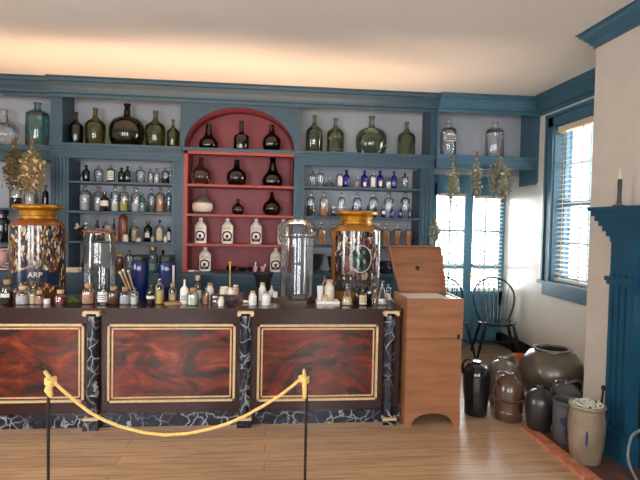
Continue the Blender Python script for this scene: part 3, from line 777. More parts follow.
# iron kettle behind the huge jar
p = ony(585, 392, 4.35)
t_ = thing('iron_pot', 'black iron pot half hidden between the huge jar and chimney breast', 'pot', (2.84, 4.03, 0))
MB().lathe([(0, .02), (.08, 0), (.112, .08), (.12, .22), (.108, .33), (.1, .38), (.115, .42), (.1, .42), (.085, .33), (.1, .1), (0, .06)], seg=24).build('body', 'iron', t_)
MB().lathe([(.1, .3), (.12, .305), (.12, .325), (.1, .33)], seg=24).build('band', 'iron', t_)
# grey cord at the mantel
pts = [onx(641, 430, xp-.05), onx(632, 436, xp-.05), onx(628, 452, xp-.06), onx(630, 466, xp-.08), onx(640, 486, xp-.1)]
sm = []
for k in range(len(pts)-1):
    for j in range(5):
        t0 = j/5; P0 = pts[max(k-1, 0)]; P1 = pts[k]; P2 = pts[k+1]; P3 = pts[min(k+2, len(pts)-1)]
        sm.append(.5*((2*P1)+(P2-P0)*t0+(2*P0-5*P1+4*P2-P3)*t0*t0+(3*P1-P0-3*P2+P3)*t0**3))
sm = [Vector((q.x, q.y, max(q.z, .02))) for q in sm]
tag(MB().tube(sm, .009, 8).build('cord', 'cord_grey'), 'grey looped cord hanging before the mantel pilaster', 'cord')

# ------------------------------------------------------------------ rope barrier
YR = 2.95
def post(label, x, ytop):
    p = ony(x, ytop, YR); r = thing('barrier_post', label, 'barrier post', (p.x, p.y, 0), 'rope barrier posts')
    MB().lathe([(0, 0), (.13, 0), (.13, .008), (.02, .016), (.012, .03), (0, .03)], seg=28).build('base', 'black_wire', r)
    MB().lathe([(0, .02), (.0085, .02), (.0085, p.z-.02), (0, p.z-.02)], seg=10).build('pole', 'black_wire', r)
    MB().tube([(0, 0, p.z-.03), (-.012, 0, p.z-.012), (-.018, 0, p.z+.008)], [.007, .007, .006], 8).build('hook', 'black_wire', r)
    MB().tube([(0, 0, p.z-.03), (.004, 0, p.z-.01), (.002, 0, p.z)], [.009, .008, .006], 8).build('finial', 'black_wire', r)
    return p
pa = post('thin black rope post in front of the left counter panel', 48.5, 368.5)
pb = post('thin black rope post in front of the right counter panel', 307, 372)
rope = thing('barrier_rope', 'sagging yellow rope knotted between the two thin black posts', 'rope', (pa.x, YR, 0))
px = [(47.5, 376), (52, 380), (60, 388), (75, 401), (90, 412.5), (105, 420.5), (120, 426.5), (143, 432.5), (165, 435), (188, 433.5), (210, 429), (228, 423.5), (245, 416), (263, 406), (280, 395.5), (293, 385.5), (302, 377.5), (305.5, 374)]
pts = [ony(x, y, YR-.012)-Vector((pa.x, YR, 0)) for x, y in px]
MB().tube(pts, .0092, 8).build('strand', 'rope_fibre', rope)
for (q, sg) in ((pts[1], 1), (pts[-2], -1)):
    kn = MB()
    for j in range(3):
        ring = [(q.x-sg*.012+.024*math.cos(a), q.y+.012+.024*math.sin(a), q.z-.012*j+.006*math.sin(2*a)) for a in [2*PI*k/12 for k in range(12)]]
        kn.tube(ring, .009, 7, True)
    if sg > 0:
        kn.tube([(q.x-.012, q.y-.01, q.z+.02), (q.x-.035, q.y-.012, q.z+.055)], [.012, .009], 7)
        kn.tube([(q.x-.0, q.y-.012, q.z), (q.x-.012, q.y-.02, q.z-.05), (q.x+.004, q.y-.02, q.z-.085)], [.016, .022, .013], 8)
    else:
        kn.tube([(q.x+.012, q.y-.012, q.z+.01), (q.x+.014, q.y-.018, q.z-.04), (q.x+.016, q.y-.018, q.z-.115)], [.014, .014, .011], 8)
        kn.tube([(q.x+.012, q.y-.0, q.z+.01), (q.x+.01, q.y-.005, q.z+.05)], [.012, .006], 8)
    kn.build('knot', 'rope_fibre', rope)
# ------------------------------------------------------------------ bottle shapes: (radius, height) as fractions of half width and height
ST = {
 'demijohn': [(0, 0), (.7, 0), (.86, .05), (.98, .2), (1, .33), (.96, .48), (.8, .6), (.5, .67), (.24, .71), (.19, .76), (.15, .93), (.2, .94), (.2, .99), (.13, 1)],
 'wine': [(0, 0), (.9, 0), (1, .03), (1, .5), (.96, .57), (.8, .64), (.5, .69), (.28, .75), (.22, .82), (.19, .93), (.26, .94), (.26, .985), (.16, 1)],
 'taper': [(0, 0), (.84, 0), (.9, .03), (1, .5), (.94, .58), (.7, .65), (.4, .7), (.25, .76), (.2, .92), (.27, .93), (.26, .985), (.16, 1)],
 'carboy': [(0, 0), (.94, 0), (1, .03), (1, .66), (.94, .74), (.7, .79), (.36, .82), (.27, .85), (.27, .95), (.34, .955), (.34, .99), (.24, 1)],
 'onion': [(0, 0), (.78, 0), (.95, .06), (1, .17), (.97, .29), (.8, .39), (.56, .48), (.42, .58), (.32, .74), (.24, .89), (.3, .9), (.28, .97), (.16, 1)],
 'bulb': [(0, 0), (.5, 0), (.82, .07), (.98, .2), (1, .32), (.92, .46), (.68, .57), (.42, .65), (.27, .74), (.19, .93), (.24, .94), (.22, .99), (.13, 1)],
 'globe': [(0, 0), (.55, 0), (.8, .06), (.97, .2), (1, .33), (.93, .48), (.7, .58), (.46, .64), (.32, .7), (.24, .9), (.3, .915), (.28, .97), (.15, 1)],
 'mallet': [(0, 0), (.95, 0), (1, .03), (.97, .42), (.9, .5), (.5, .56), (.28, .62), (.28, .8), (.24, .92), (.32, .93), (.3, .98), (.15, 1)],
 'apoth': [(0, 0), (.93, 0), (1, .03), (1, .64), (.94, .7), (.7, .75), (.38, .775), (.34, .79), (.34, .84), (.55, .85), (.55, .865), (.28, .87)],
 'vial': [(0, 0), (.93, 0), (1, .03), (1, .6), (.88, .68), (.5, .74), (.36, .78), (.34, .9), (.5, .91), (.5, .99), (.3, 1)],
 'flask': [(0, 0), (.93, 0), (1, .04), (.85, .25), (.5, .55), (.32, .75), (.28, .92), (.42, .94), (.42, .99), (.2, 1)],
 'jar': [(0, 0), (.92, 0), (1, .04), (1, .62), (.92, .69), (.7, .74), (.6, .76), (.6, .82), (.72, .83), (.72, .86), (.5, .865)],
 'stone': [(0, 0), (.94, 0), (1, .02), (1, .64), (.95, .7), (.6, .8), (.36, .86), (.26, .89), (.34, .91), (.36, .95), (.3, .985), (.14, 1), (0, 1)],
 'loaf': [(0, 0), (.95, 0), (1, .03), (1, .78), (.9, .9), (.6, .97), (0, 1)],
 'cup': [(0, 0), (.7, 0), (.76, .04), (.96, .9), (1, 1), (.88, 1), (.8, .85), (.66, .12), (0, .1)],
 'mortar': [(0, 0), (.62, 0), (.64, .1), (.46, .16), (.5, .22), (.72, .5), (.84, .84), (1, .93), (1, 1), (.84, 1), (.7, .7), (.3, .4), (0, .36)],
 'bowl': [(0, 0), (.4, 0), (.42, .1), (.8, .5), (1, 1), (.9, 1), (.7, .55), (0, .2)],
 'pot': [(0, 0), (.8, 0), (.95, .15), (1, .5), (.9, .9), (.95, 1), (.8, 1), (.8, .8), (0, .1)],
 'cone': [(0, 0), (.95, 0), (1, .1), (.7, .35), (.3, .55), (.14, .7), (.14, .85), (.22, .88), (.2, 1), (0, 1)],
 'urn': [(0, 0), (.5, 0), (.52, .05), (.72, .25), (1, .62), (.97, .7), (.6, .78), (.4, .8), (.42, .85), (.62, .86), (.62, .88), (.36, .885)],
}
def radius_at(prof, z):
    for (r0, z0), (r1, z1) in zip(prof, prof[1:]):
        if z0 <= z <= z1 and z1 > z0: return r0+(r1-r0)*(z-z0)/(z1-z0)
    return prof[-1][0]
def stopper(kind, R, H, z):
    mb = MB(); top = H
    if kind == 'ball': mb.lathe([(0, z-.01), (R*.26, z-.01), (R*.26, z+.001), (R*.2, z+.002), (R*.26, z+(top-z)*.3), (R*.42, z+(top-z)*.55), (R*.36, z+(top-z)*.85), (0, top)], seg=12)
    elif kind == 'disc': mb.lathe([(0, z-.01), (R*.26, z-.01), (R*.26, z+.001), (R*.18, z+(top-z)*.25), (R*.55, z+(top-z)*.55), (R*.55, z+(top-z)*.8), (0, top)], seg=12)
    elif kind == 'cork': mb.lathe([(0, z-.012), (R*.5, z-.012), (R*.58, top-.002), (R*.54, top), (0, top)], seg=12)
    elif kind == 'smallcork': mb.lathe([(0, z-.01), (R*.24, z-.01), (R*.28, top-.001), (0, top)], seg=10)
    elif kind == 'cap': mb.lathe([(0, z), (R*.78, z), (R*.8, top-.004), (R*.72, top), (0, top)], seg=16)
    return mb
NAMES = {}
def bottle(x, yb, h, w, style, mat, label, name='glass_bottle', cat='bottle', group=None, Y=None, z=None, stop=None, smat=None, fill=None, flev=.5,
           paper=None, pmat='paper', oval=False, seg=None, ink=None, lip=None):
    """x, yb: foot in the photo; Y: shelf depth (then z is its top) or z alone: standing on a surface of height z"""
    if Y is None: p = onz(x, yb, z)
    else: p = ony(x, yb, Y); p.z = z
    k = mpp(p); H = h*k; R = w*k/2
    prof = ST[style]; seg = seg or (24 if w > 14 else 16)
    r = thing(name, label, cat, (p.x, p.y, p.z+.0005), group)
    zs_ = prof[-1][1]
    MB().lathe([(a*R, b*H) for a, b in prof], seg=seg).build('body', mat, r)
    if stop: stopper(stop, R, H, zs_*H).build({'cork': 'cork', 'smallcork': 'cork', 'cap': 'cap'}.get(stop, 'stopper'), smat or mat, r)
    if fill:
        zz = [.03+(flev-.03)*j/4 for j in range(5)]
        MB().lathe([(0, .03*H)]+[(radius_at(prof, q)*R*.9, q*H) for q in zz]+[(0, flev*H)], seg=seg).build('contents', fill, r)
    if paper:
        z0, z1, half = paper
        f_ = lambda q: radius_at(prof, q/H)*R
        lb = MB().patch(f_, z0*H, z1*H, half, oval=oval, rings=4, t=.0015); lo2 = lb.build('label', pmat, r)
        if ink:
            ik = MB()
            if ink == 'badge':
                cz = (z0+(z1-z0)*.42)*H; hz = (z1-z0)*H*.36
                oc = MB().patch(f_, .52*H, .66*H, half*.62, oval=True, t=.003); oc.build('ochre_spot', 'cream', lo2)
                N = 20; vs = []
                for rad in (1, .7):
                    for kk_ in range(N):
                        a = 2*PI*kk_/N; th = -PI/2+half*.8*rad*math.cos(a); rr_ = f_(cz+hz*rad*math.sin(a))+.003; vs.append((rr_*math.cos(th), rr_*math.sin(th), cz+hz*rad*math.sin(a)))
                ik.add(vs, [(i, (i+1) % N, N+(i+1) % N, N+i) for i in range(N)])
                ik.patch(f_, cz-hz*.4, cz+hz*.3, half*.2, oval=True, t=.003)
                ik.patch(f_, cz-hz*.62, cz-hz*.46, half*.6, rings=1, t=.003)
                ik.patch(f_, cz-hz*.98, cz-hz*.72, half*.62, rings=1, t=.0035)
            else:
                for j in range(3):
                    q = z0+(z1-z0)*(.28+.2*j); ik.patch(f_, (q-.012)*H, (q+.012)*H, half*(.7-.15*(j % 2)), rings=1, t=.003)
            ik.build('print', 'label_ink', lo2, True)
    return r

YS = 6.0
# ---- top row of the left bay, far-left bay
g = 'old bottles along the top shelf'
B = lambda *a, **k: bottle(*a, **k)
B(3, 142, 37, 30, 'globe', 'clear_glass', 'large round clear globe flask on top of the far-left bay', Y=YS, z=zUL, group=g, name='globe_flask', cat='flask')
B(37.5, 141.5, 44, 22, 'carboy', 'teal_glass', 'large teal-green carboy on top of the far-left bay', Y=YS, z=zUL, group=g, name='carboy')
for x, h, w, st, m, l in (
  (76.3, 33, 14, 'taper', 'dark_olive_glass', 'slim dark olive bottle at the left end of the top left shelf'),
  (95.3, 38, 20, 'taper', 'olive_glass', 'olive green bottle left of the big round olive demijohn'),
  (127, 43, 34.5, 'demijohn', 'dark_olive_glass', 'big round dark olive demijohn on the top left shelf'),
  (155.3, 37, 20, 'taper', 'olive_glass', 'olive green bottle right of the big round olive demijohn'),
  (173, 29, 12.5, 'taper', 'olive_glass', 'smallest olive bottle next to the arch, on the top left shelf')):
    B(x, 146, h, w, st, m, l, Y=YS, z=zU, group=g, name='demijohn' if st == 'demijohn' else 'glass_bottle')
for x, h, w, st, m, l in (
  (314, 38, 17, 'carboy' if False else 'wine', 'sage_glass', 'tall sage green bottle at the left end of the top right shelf'),
  (335, 36, 17.5, 'wine', 'sage_glass', 'sage green bottle second from the left on the top right shelf'),
  (371, 39, 32, 'demijohn', 'pale_green_glass', 'big round pale green demijohn on the top right shelf'),
  (406, 34.5, 18, 'wine', 'sage_glass', 'short sage green bottle right of the pale green demijohn')):
    B(x, 154.5, h, w, st, m, l, Y=YS, z=zU, group=g, name='demijohn' if st == 'demijohn' else 'glass_bottle')
B(448, 156, 38, 15.5, 'apoth', 'display_glass', 'clear apothecary bottle with an oval label on the blue overdoor shelf', Y=5.98, z=zO, stop='ball', paper=(.36, .58, 1.0), oval=True, pmat='paper', ink='text', group=g)
B(494, 156.5, 36.5, 18.5, 'carboy', 'display_glass', 'plain wide clear bottle on the blue overdoor shelf', Y=5.98, z=zO, group=g)

# ---- niche
g = 'dark bottles in the red niche'
for x, yb, h, w, st, m, l, z in (
  (208.5, 149, 26, 19, 'onion', 'black_glass', 'black onion bottle at the left under the arch', zU),
  (241.3, 149.5, 30, 15.5, 'mallet', 'black_glass', 'straight-sided black bottle in the middle under the arch', zU),
  (271.5, 150, 27, 18.5, 'globe', 'black_glass', 'round black bottle with slender neck at the right under the arch', zU),
  (200.8, 182.5, 27, 21, 'bulb', 'tea_glass', 'pale tea-coloured globe bottle at the left just below the arch', zN[0]),
  (236.5, 183.5, 26, 20, 'globe', 'smoke_glass', 'smoky dark globe bottle in the middle just below the arch', zN[0]),
  (272.5, 184.5, 29, 20.5, 'onion', 'black_glass', 'black onion bottle at the right just below the arch', zN[0]),
  (237.8, 213.5, 16, 12, 'globe', 'black_glass', 'smallest black bottle on the second vermilion shelf', zN[1]),
  (271.6, 214.5, 23.5, 18, 'bulb', 'smoke_glass', 'brown round bottle at the right of the second vermilion shelf', zN[1])):
    B(x, yb, h, w, st, m, l, Y=YS, z=z, group=g, name='dark_bottle')
t_ = B(202.3, 212.5, 25, 20.5, 'bulb', 'jug_grey', 'grey and cream mottled stoneware bottle on the second vermilion shelf', Y=YS, z=zN[1], name='stoneware_bottle', group=g)
p = ony(202.3, 212.5, YS); k = mpp(p); R = 20.5*k/2; H = 25*k
mb = MB(); pr_ = ST['bulb']
mb.lathe([(radius_at(pr_, q)*R*1.012, q*H) for q in (.03, .1, .2, .3, .38, .44)], seg=24); mb.build('glaze_band', 'bone', t_)
g = 'white stoneware bottles with black badges in the red niche'
for x, yb, l, z in ((200.6, 242, 'badged white stoneware bottle first from the left on the third vermilion shelf', zN[2]), (227.4, 242.7, 'badged white stoneware bottle second from the left on the third vermilion shelf', zN[2]),
                 (256, 243.3, 'badged white stoneware bottle third from the left on the third vermilion shelf', zN[2]), (283.3, 244, 'badged white stoneware bottle beside the tall glass cylinder, third vermilion shelf', zN[2]),
                 (205, 270.8, 'badged white stoneware bottle at the left on the bottom niche ledge', zLd), (275.5, 271.5, 'badged white stoneware bottle at the right on the bottom niche ledge', zLd)):
    B(x, yb, 24 if z == zLd else 25.5, 11.6, 'stone', 'stoneware', l, Y=YS, z=z, group=g, name='stoneware_bottle', paper=(.06, .62, 1.15), pmat='stoneware', ink='badge')
# small things on the niche ledge
g = 'small wares on the niche ledge'
YL = 5.93
for x, l in ((255, 'small pinkish-white mortar with upright pestle on the niche ledge'), (262.6, 'small pinkish-white mortar with slanting pestle on the niche ledge')):
    t_ = B(x, 271.5, 5.5, 5.6, 'mortar', 'pink', l, Y=YL, z=zLd, name='small_mortar', cat='mortar', group=g)
    k = mpp(t_.location); s_ = 1 if x > 258 else .15
    MB().tube([(0, 0, 2*k), (1.8*k*s_, 0, 5.5*k), (2.6*k*s_, 0, (8 if s_ > .5 else 10)*k)], [1*k, .7*k, .9*k], 8).build('pestle', 'white_ceramic', t_)
for x, w, h, l in ((231, 11, 5, 'dark iron pan left of the brass balance post on the niche ledge'), (242.5, 9, 4, 'shallow dark iron pan right of the brass balance post on the niche ledge'), (250, 5, 4.5, 'small dark iron dish beside the pink mortars on the niche ledge')):
    t_ = B(x, 271.5, h, w, 'bowl', 'iron', l, Y=YL+.03, z=zLd, name='iron_pan', cat='pan', group=g)
    k = mpp(t_.location); MB().tube([(w*k*.42, 0, h*k*.85), (w*k*.62, -.01, h*k*1.1)], [.5*k, .4*k], 6).build('handle', 'iron', t_)
p = ony(189.5, 271, YL)
sc_ = thing('scoop', 'small white scoop lying at the left end of the niche ledge', 'scoop', (p.x+.03, p.y-.1, zLd+.001))
MB().lathe([(0, 0), (.03, .004), (.045, .022), (.04, .022), (.026, .008), (0, .005)], (0, 0, 0), 16, 1.0, .7).build('bowl', 'white_ceramic', sc_)
MB().tube([(.03, 0, .016), (.085, 0, .012)], [.006, .007], 6).build('handle', 'white_ceramic', sc_)

# ---- left bay, three small shelves
def row(specs, Y, z, group, yb, **kw):
    for s in specs:
        x, h, w, st, m, l = s[:6]; o = dict(s[6]) if len(s) > 6 else {}
        Yq = Y+o.pop('dy', 0); zz = kw.get('zf', lambda q: z)(x)
        B(x, yb, h, w, st, m, l, Y=Yq, z=zz, group=group, **o)
YQ = 5.97
row([(82, 10, 4.4, 'vial', 'teal_glass', 'tiny dark teal vial at the left end of the uppermost left shelf', dict(dy=.05)),
     (86.3, 16.5, 6.6, 'vial', 'black_glass', 'dark slender vial second on the uppermost left shelf'),
     (98.8, 17, 8.6, 'apoth', 'clear_glass', 'clear stoppered bottle third on the uppermost left shelf', dict(stop='ball')),
     (111, 18, 7.6, 'apoth', 'grey_glass', 'clear bottle with tall paper label, left of the two green bottles', dict(stop='disc', paper=(.12, .62, 1.0), ink='text', fill='dark_herb', flev=.6)),
     (121.5, 15, 6.4, 'vial', 'green_glass', 'green bottle, the shorter and left one of two, on the uppermost left shelf'),
     (127.4, 16.5, 6.2, 'vial', 'green_glass', 'green bottle, the taller and right one of two, on the uppermost left shelf'),
     (140.5, 17.5, 8.8, 'apoth', 'clear_glass', 'wide clear stoppered bottle right of the two green bottles', dict(stop='ball')),
     (150.6, 15, 6, 'apoth', 'clear_glass', 'left one of the close pair of clear bottles, uppermost left shelf', dict(stop='disc')),
     (156.8, 15.5, 6, 'vial', 'clear_glass', 'right one of the close pair of clear bottles, uppermost left shelf', dict(fill='silver_powder', flev=.5)),
     (165.4, 16.5, 7.8, 'apoth', 'grey_glass', 'clear bottle with dark powder near the niche, uppermost left shelf', dict(stop='ball', fill='dark_herb', flev=.35)),
     (170.3, 17.5, 5, 'vial', 'grey_glass', 'narrow clear vial touching the right stile of the uppermost left shelf', dict(dy=.06))],
    YQ, zLs[0], 'bottles on the uppermost small shelf left of the niche', 181)
row([(85.3, 26, 11.6, 'apoth', 'grey_glass', 'wide silvery stoppered bottle first on the middle left shelf', dict(stop='ball', fill='silver_powder', flev=.6)),
     (98.7, 25, 10.4, 'apoth', 'grey_glass', 'silvery bottle behind the black labelled one on the middle left shelf', dict(stop='ball', dy=.06, fill='silver_powder', flev=.55)),
     (104.6, 19, 8.8, 'vial', 'black_glass', 'black bottle with white label in front on the middle left shelf', dict(dy=-.05, paper=(.28, .56, 1.1))),
     (115, 26, 8.8, 'apoth', 'clear_glass', 'clear stoppered bottle left of the yellow powder bottle', dict(stop='ball', fill='white_powder', flev=.4)),
     (124, 26, 9, 'apoth', 'clear_glass', 'clear bottle half full of yellow powder on the middle left shelf', dict(stop='ball', fill='yellow_powder', flev=.42)),
     (136, 25, 10, 'apoth', 'clear_glass', 'clear stoppered bottle left of the pale blue vial', dict(stop='ball', fill='silver_powder', flev=.35)),
     (142.3, 20, 6.2, 'vial', 'aqua_glass', 'pale blue vial on the middle left shelf', dict(dy=-.05, fill='white_powder', flev=.3)),
     (151.5, 24, 8, 'apoth', 'grey_glass', 'clear bottle left of the bottle of rosy powder', dict(stop='ball', dy=.02)),
     (160.4, 25.5, 9.2, 'apoth', 'clear_glass', 'clear stoppered bottle filled with rosy powder near the niche', dict(stop='ball', fill='rosy_powder', flev=.62)),
     (168.6, 25, 5.4, 'apoth', 'grey_glass', 'narrow clear bottle at the right end of the middle left shelf', dict(stop='ball', dy=.03))],
    YQ, zLs[1], 'bottles on the middle small shelf left of the niche', 210.7)
row([(97.2, 25, 7.4, 'flask', 'black_glass', 'tall black flask behind the left glass display jar', dict(dy=.03)),
     (103.4, 18, 4.4, 'vial', 'black_glass', 'small black vial behind the left glass display jar', dict(dy=.08)),
     (108, 15, 6, 'pot', 'cream', 'cream pot behind the right edge of the left glass display jar', dict(name='ointment_pot', cat='pot')),
     (113.8, 23, 5.6, 'flask', 'black_glass', 'black flask just right of the left glass display jar'),
     (117, 10, 4, 'vial', 'clear_glass', 'tiny vial of ochre powder below the brown rounded bottle', dict(dy=-.04, fill='ochre', flev=.55)),
     (123.2, 27, 8.4, 'loaf', 'brown_enamel', 'tall brown round-topped bottle on the lowest left shelf', dict(name='glazed_bottle')),
     (125.4, 7, 5.8, 'jar', 'white_ceramic', 'small white pot in front of the brown round-topped bottle', dict(dy=-.07, stop='cap', name='ointment_pot', cat='pot')),
     (134.2, 21.5, 6.4, 'vial', 'grey_glass', 'dark-capped bottle of tan powder right of the brown round-topped bottle', dict(fill='cream', flev=.55, stop=None)),
     (130.2, 15, 4.6, 'flask', 'black_glass', 'slim black flask behind the tan powder bottle', dict(dy=.06)),
     (138.6, 4, 5.2, 'jar', 'white_ceramic', 'lowest white pot on the lowest left shelf', dict(stop='cap', dy=-.04, name='ointment_pot', cat='pot')),
     (148, 21, 8.4, 'vial', 'black_glass', 'dark brown bottle with a white tag on the lowest left shelf', dict(paper=(.2, .42, .5))),
     (152.6, 8, 3.6, 'vial', 'clear_glass', 'tiny clear vial of white powder beside the white-tagged dark bottle', dict(dy=-.05, fill='white_powder', flev=.6)),
     (159.8, 22, 7.6, 'apoth', 'grey_glass', 'black-stoppered bottle of pale grey powder on the lowest left shelf', dict(stop='ball', smat='black_glass', fill='silver_powder', flev=.6, paper=(.1, .55, .8), pmat='cream')),
     (165.6, 7, 4.2, 'vial', 'white_ceramic', 'small white vial near the niche on the lowest left shelf', dict(dy=-.04)),
     (169, 17, 5, 'vial', 'smoke_glass', 'dark vial with paper strip at the right end of the lowest left shelf', dict(paper=(.1, .6, .6)))],
    YQ, zLs[2], 'bottles on the lowest small shelf left of the niche', 240.8)
# carved bone figure group at the left of the lowest shelf
p = ony(81, 240.5, YQ-.03); k = mpp(p)
fg = thing('carved_ornament', 'black and cream knobbly ornament at the left end of the lowest left shelf', 'ornament', (p.x, p.y, zLs[2]+.001))
MB().lathe([(0, 0), (4.5*k, 0), (4.6*k, 1.2*k), (3*k, 2*k), (0, 2.2*k)], seg=16).build('base', 'iron', fg)
random.seed(11)
a_ = MB(); b_ = MB()
a_.tube([(0, 0, 1.5*k), (1*k, 0, 7*k), (-.5*k, 0, 13*k)], [1.8*k, 1.5*k, .8*k], 8)
for j in range(9):
    a = random.uniform(0, 2*PI); z0 = random.uniform(4, 12)*k; ln = random.uniform(3.5, 5.5)*k
    tip = (ln*math.cos(a), ln*.5*math.sin(a), z0+random.uniform(2, 7)*k)
    a_.tube([(0, 0, z0), tip], [1*k, .7*k], 6)
    b_.lathe([(0, -1.6*k), (1.2*k, -1*k), (1.7*k, 0), (1.2*k, 1*k), (0, 1.6*k)], tip, 10)
a_.build('branch', 'iron', fg); b_.build('knob', 'bone', fg)
# bottom ledge of the left bay, half hidden by the counter jars
row([(85, 20, 8, 'flask', 'smoke_glass', 'smoky flask on the ledge seen through the left glass display jar'),
     (96, 17, 9, 'apoth', 'grey_glass', 'grey bottle on the ledge seen through the left glass display jar', dict(stop='ball')),
     (119.5, 17, 8.6, 'jar', 'clear_glass', 'jar of reddish brown bark on the ledge left of the cobalt jars', dict(fill='brown_enamel', flev=.6, stop='cap', smat='brass')),
     (129, 21, 8, 'apoth', 'grey_glass', 'grey stoppered bottle on the ledge behind the left cobalt jar', dict(stop='ball')),
     (153, 24, 9.4, 'jar', 'aqua_glass', 'aqua jar on the ledge between the two cobalt jars', dict(stop='cap', smat='brass', fill='white_powder', flev=.3)),
     (163, 21, 8, 'apoth', 'smoke_glass', 'smoky stoppered bottle on the ledge behind the right cobalt jar', dict(stop='ball'))],
    YQ-.02, zLd, 'bottles on the ledge behind the counter, left', 270)
p = ony(72.5, 276, 5.75)
bx_ = thing('card_box', 'flat cream card box lying on the ledge beside the amber gilt jar', 'box', (p.x, 5.73, zLd+.001))
k = mpp(p)
MB().box(-8*k, 8*k, -.05, .05, 0, 2.6*k).build('tray', 'cream', bx_, False); MB().box(-8.3*k, 8.3*k, -.053, .053, 2.6*k, 4.3*k).build('lid', 'bone', bx_, False)

# ---- right bay
row([(312.6, 16.5, 6.2, 'apoth', 'clear_glass', 'clear stoppered bottle first on the uppermost right shelf', dict(stop='ball')),
     (320.4, 18, 7.2, 'apoth', 'clear_glass', 'clear stoppered bottle second on the uppermost right shelf', dict(stop='ball')),
     (329.3, 10.5, 11.5, 'cone', 'grey_glass', 'low conical clear inkwell on the uppermost right shelf', dict(name='glass_inkwell', cat='inkwell')),
     (339.6, 17.5, 6.4, 'apoth', 'clear_glass', 'clear bottle just left of the first cobalt bottle', dict(stop='disc', paper=(.1, .6, .8))),
     (346.3, 17.5, 7, 'vial', 'cobalt_glass', 'first cobalt bottle from the left on the uppermost right shelf'),
     (357, 11, 4.6, 'vial', 'clear_glass', 'short clear vial with rosy powder between first and second cobalt bottles', dict(fill='rosy_powder', flev=.5)),
     (364.2, 17.5, 6.6, 'vial', 'cobalt_glass', 'second cobalt bottle from the left on the uppermost right shelf', dict(paper=(.08, .34, .45))),
     (372.6, 17, 5.8, 'apoth', 'clear_glass', 'clear labelled bottle between second and third cobalt bottles', dict(stop='disc', paper=(.08, .62, .9))),
     (379.9, 17.8, 6.6, 'vial', 'cobalt_glass', 'third cobalt bottle from the left on the uppermost right shelf', dict(paper=(.12, .4, .45))),
     (388.4, 13.5, 5.6, 'vial', 'clear_glass', 'clear vial of white powder touching the fourth cobalt bottle', dict(fill='white_powder', flev=.5)),
     (393.8, 17.6, 5.6, 'vial', 'cobalt_glass', 'fourth and rightmost cobalt bottle on the uppermost right shelf'),
     (404.6, 16.2, 6.8, 'apoth', 'grey_glass', 'grey stoppered bottle at the right end of the uppermost right shelf', dict(stop='ball', smat='smoke_glass', paper=(.4, .56, .7)))],
    YQ, zRs[0], 'bottles on the uppermost small shelf right of the niche', 187)
sm_ = []
row([(310.8, 25, 8, 'apoth', 'clear_glass', 'clear bottle with dark sediment first on the middle right shelf', dict(stop='ball', fill='dark_herb', flev=.42)),
     (323.8, 25, 9, 'apoth', 'clear_glass', 'clear bottle of orange-tan powder second on the middle right shelf', dict(stop='ball', fill='ochre', flev=.42)),
     (333.6, 10, 5.6, 'jar', 'clear_glass', 'short jar with white top left of the right gilt jar lid', dict(stop='cap', smat='white_ceramic', dy=-.04, fill='dark_herb', flev=.4)),
     (341.2, 25, 7.6, 'apoth', 'clear_glass', 'clear stoppered bottle rising behind the right gilt jar lid, left side', dict(stop='ball')),
     (357, 25, 8.4, 'apoth', 'clear_glass', 'clear stoppered bottle directly above the right gilt jar lid', dict(stop='ball', dy=.04)),
     (373, 26, 8.8, 'apoth', 'clear_glass', 'clear stoppered bottle just right of the gilt jar lid, middle right shelf', dict(stop='ball', dy=.04)),
     (388.6, 26, 9.4, 'apoth', 'clear_glass', 'second clear stoppered bottle from the right on the middle right shelf', dict(stop='ball', dy=.04, fill='white_powder', flev=.3)),
     (404.8, 26.5, 9.6, 'apoth', 'clear_glass', 'rightmost clear stoppered bottle on the middle right shelf', dict(stop='ball', dy=.04))]+
    [(x, h, 4.2, 'vial', 'cobalt_glass', l, dict(dy=-.07, **o)) for x, h, l, o in (
      (352.6, 11, 'small cobalt vial first behind the right gilt jar lid', {}), (360, 11, 'small cobalt vial second behind the right gilt jar lid', {}),
      (367.6, 11.5, 'small cobalt vial third behind the right gilt jar lid', {}), (375, 12, 'small bright cobalt vial just right of the gilt jar lid', {}),
      (383.2, 11.5, 'small cobalt vial with a white spot of label', dict(paper=(.3, .58, .8))), (391.6, 10.5, 'small cobalt vial right of the white-spotted one', {}),
      (400.5, 11, 'small cobalt vial second from the right, middle right shelf', {}), (409.6, 10.5, 'rightmost small cobalt vial on the middle right shelf', {}))],
    YQ, zRs[1], 'bottles on the middle small shelf right of the niche', 217)
row([(x, 22, 8.6, 'urn', 'clear_glass', l, dict(stop='disc', fill='ochre', flev=.66, dy=dy)) for x, l, dy in (
      (311.4, 'footed jar of tan powder behind the rim of the tall glass cylinder', 0), (321.4, 'footed jar of tan powder between glass cylinder and right gilt jar', 0),
      (333.4, 'footed jar of tan powder touching the left edge of the right gilt jar', .03), (377, 'footed jar of tan powder at the right edge of the gilt jar', .02),
      (385.6, 'footed jar of tan powder third from the right, lowest right shelf', 0), (396.8, 'footed jar of tan powder second from the right, lowest right shelf', 0),
      (408.8, 'rightmost footed jar of tan powder on the lowest right shelf', 0))],
    YQ, zRs[2], 'footed jars on the lowest small shelf right of the niche', 246.2)
g = 'mortars on the ledge right of the niche'
B(316, 272, 18, 15, 'mortar', 'iron', 'dark iron mortar with brass rim right of the glass cylinder', Y=YQ, z=zLd, name='iron_mortar', cat='mortar', group=g)
B(332.5, 272, 16, 12, 'mortar', 'iron', 'black mortar tucked behind the left edge of the right gilt jar', Y=YQ, z=zLd, name='iron_mortar', cat='mortar', group=g)
t_ = B(383, 273, 11.5, 20, 'pot', 'jug_black', 'rounded black pot on the ledge right of the gilt jar', Y=YQ, z=zLd, name='black_pot', cat='pot', group=g)
